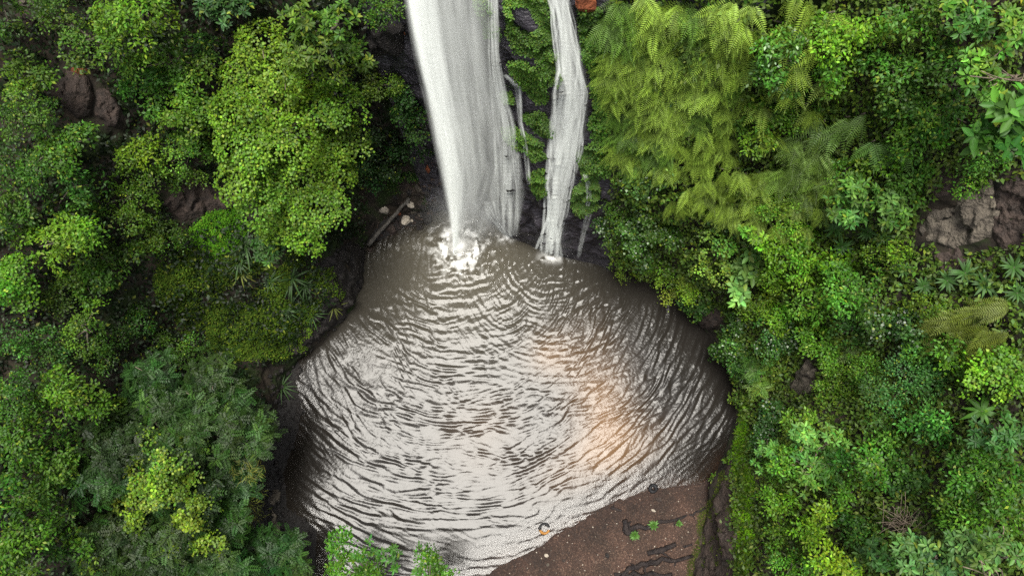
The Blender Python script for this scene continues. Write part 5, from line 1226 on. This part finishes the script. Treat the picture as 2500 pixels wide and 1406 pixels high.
for x, y, lb in [(1593,1281,'green seedling growing beside the long driftwood'), (1548,1305,'green seedling at the root end of the long driftwood'), (1655,1277,'small green seedling near the thin end of the long driftwood')]:
    rosette(x, y, lb, 'seedlings on the beach', 'seed', (.055, .13, .02), .42, .45, .2 if 'small' not in lb else .14, 17, .2, 'seedling', tilt=1.1)
# ring-shaped debris in the shallows
def ring(name, label, px, py, R, r, mats, seed):
    c = gpt(px, py, 0); c[2] = max(c[2], -.02); t = thing(name, label, 'debris', c)
    for k, (a0, a1, mt, nm) in enumerate(mats):
        a = np.linspace(a0, a1, 18); P = np.stack([R*np.cos(a), R*np.sin(a), r*.8+.02*np.sin(3*a)], 1)
        link(nm, tube_mesh(nm, P, np.full(18, r)*(1+.15*np.sin(a*2)), mt, 8, .06, seed+k), t)
    return t
m_black = rock_mat('black_rubber', (.006, .006, .007), (.02, .02, .022), scale=8, rough=.55, bump=.2)
m_orange = rock_mat('orange_husk', (.22, .10, .02), (.42, .20, .05), scale=6, rough=.7, bump=.3)
ring('tyre', 'round black tyre lying in the shallows at the beach', 1594, 1192, .13, .075, [(0, 3.3, m_black, 'wall'), (3.1, 6.4, m_black, 'wall')], 3)
ring('ring_debris', 'black and orange ring-shaped debris in the shallow water near the beach', 1329, 1289, .19, .055, [(.3, 3.4, m_black, 'black_half'), (3.3, 6.0, m_orange, 'orange_half')], 4)

# ------------------------------------------------------------------ dead twigs and bare branches
def twigs(name, label, px, py, rpx, rpy, nt, lift, seed, mat=M_TWIG, rad=.014, aim=None):
    rg = np.random.default_rng(seed); h = hit(px, py); d = ray(px, py); dep = (h[0]-CPOS) @ FWD
    org = h[0]; t = thing(name, label, 'twigs', org, 'dead twigs')
    c = CPOS+d*(dep-lift)
    for i in range(nt):
        a = CPOS+ray(px+(aim[0] if aim else 0)+rg.normal()*rpx*.22, py+(aim[1] if aim else rpy*.6)+rg.normal()*rpy*.2)*(dep-.1*lift)
        e = CPOS+ray(px+rg.normal()*rpx*.6, py+rg.normal()*rpy*.6)*(dep-lift*rg.uniform(.6, 1.3))
        m_ = (a+e)/2+rg.normal(size=3)*.15
        link('twig', tube_mesh('twig', bezier(a, m_, e, 7)-org, np.linspace(rad*rg.uniform(.7, 1.5), rad*.35, 7), mat, 5), t)
    return t
twigs('dead_twigs', 'brushy heap of dead brown twigs in the lower right', 2200, 1262, 75, 42, 46, 1.0, 3)
twigs('dead_twigs', 'tuft of dead brown twigs in the grey-green tree at the lower right', 1985, 1130, 32, 24, 16, 3.1, 4, rad=.012)
twigs('dead_twigs', 'bare forked pale branches at the right edge tree', 2440, 190, 60, 28, 7, 2.9, 5, rad=.022, aim=(55, 0))
twigs('dead_twigs', 'bare pale branches in the bottom right corner', 2420, 1385, 45, 34, 7, 3.0, 6, rad=.026, aim=(10, 40))
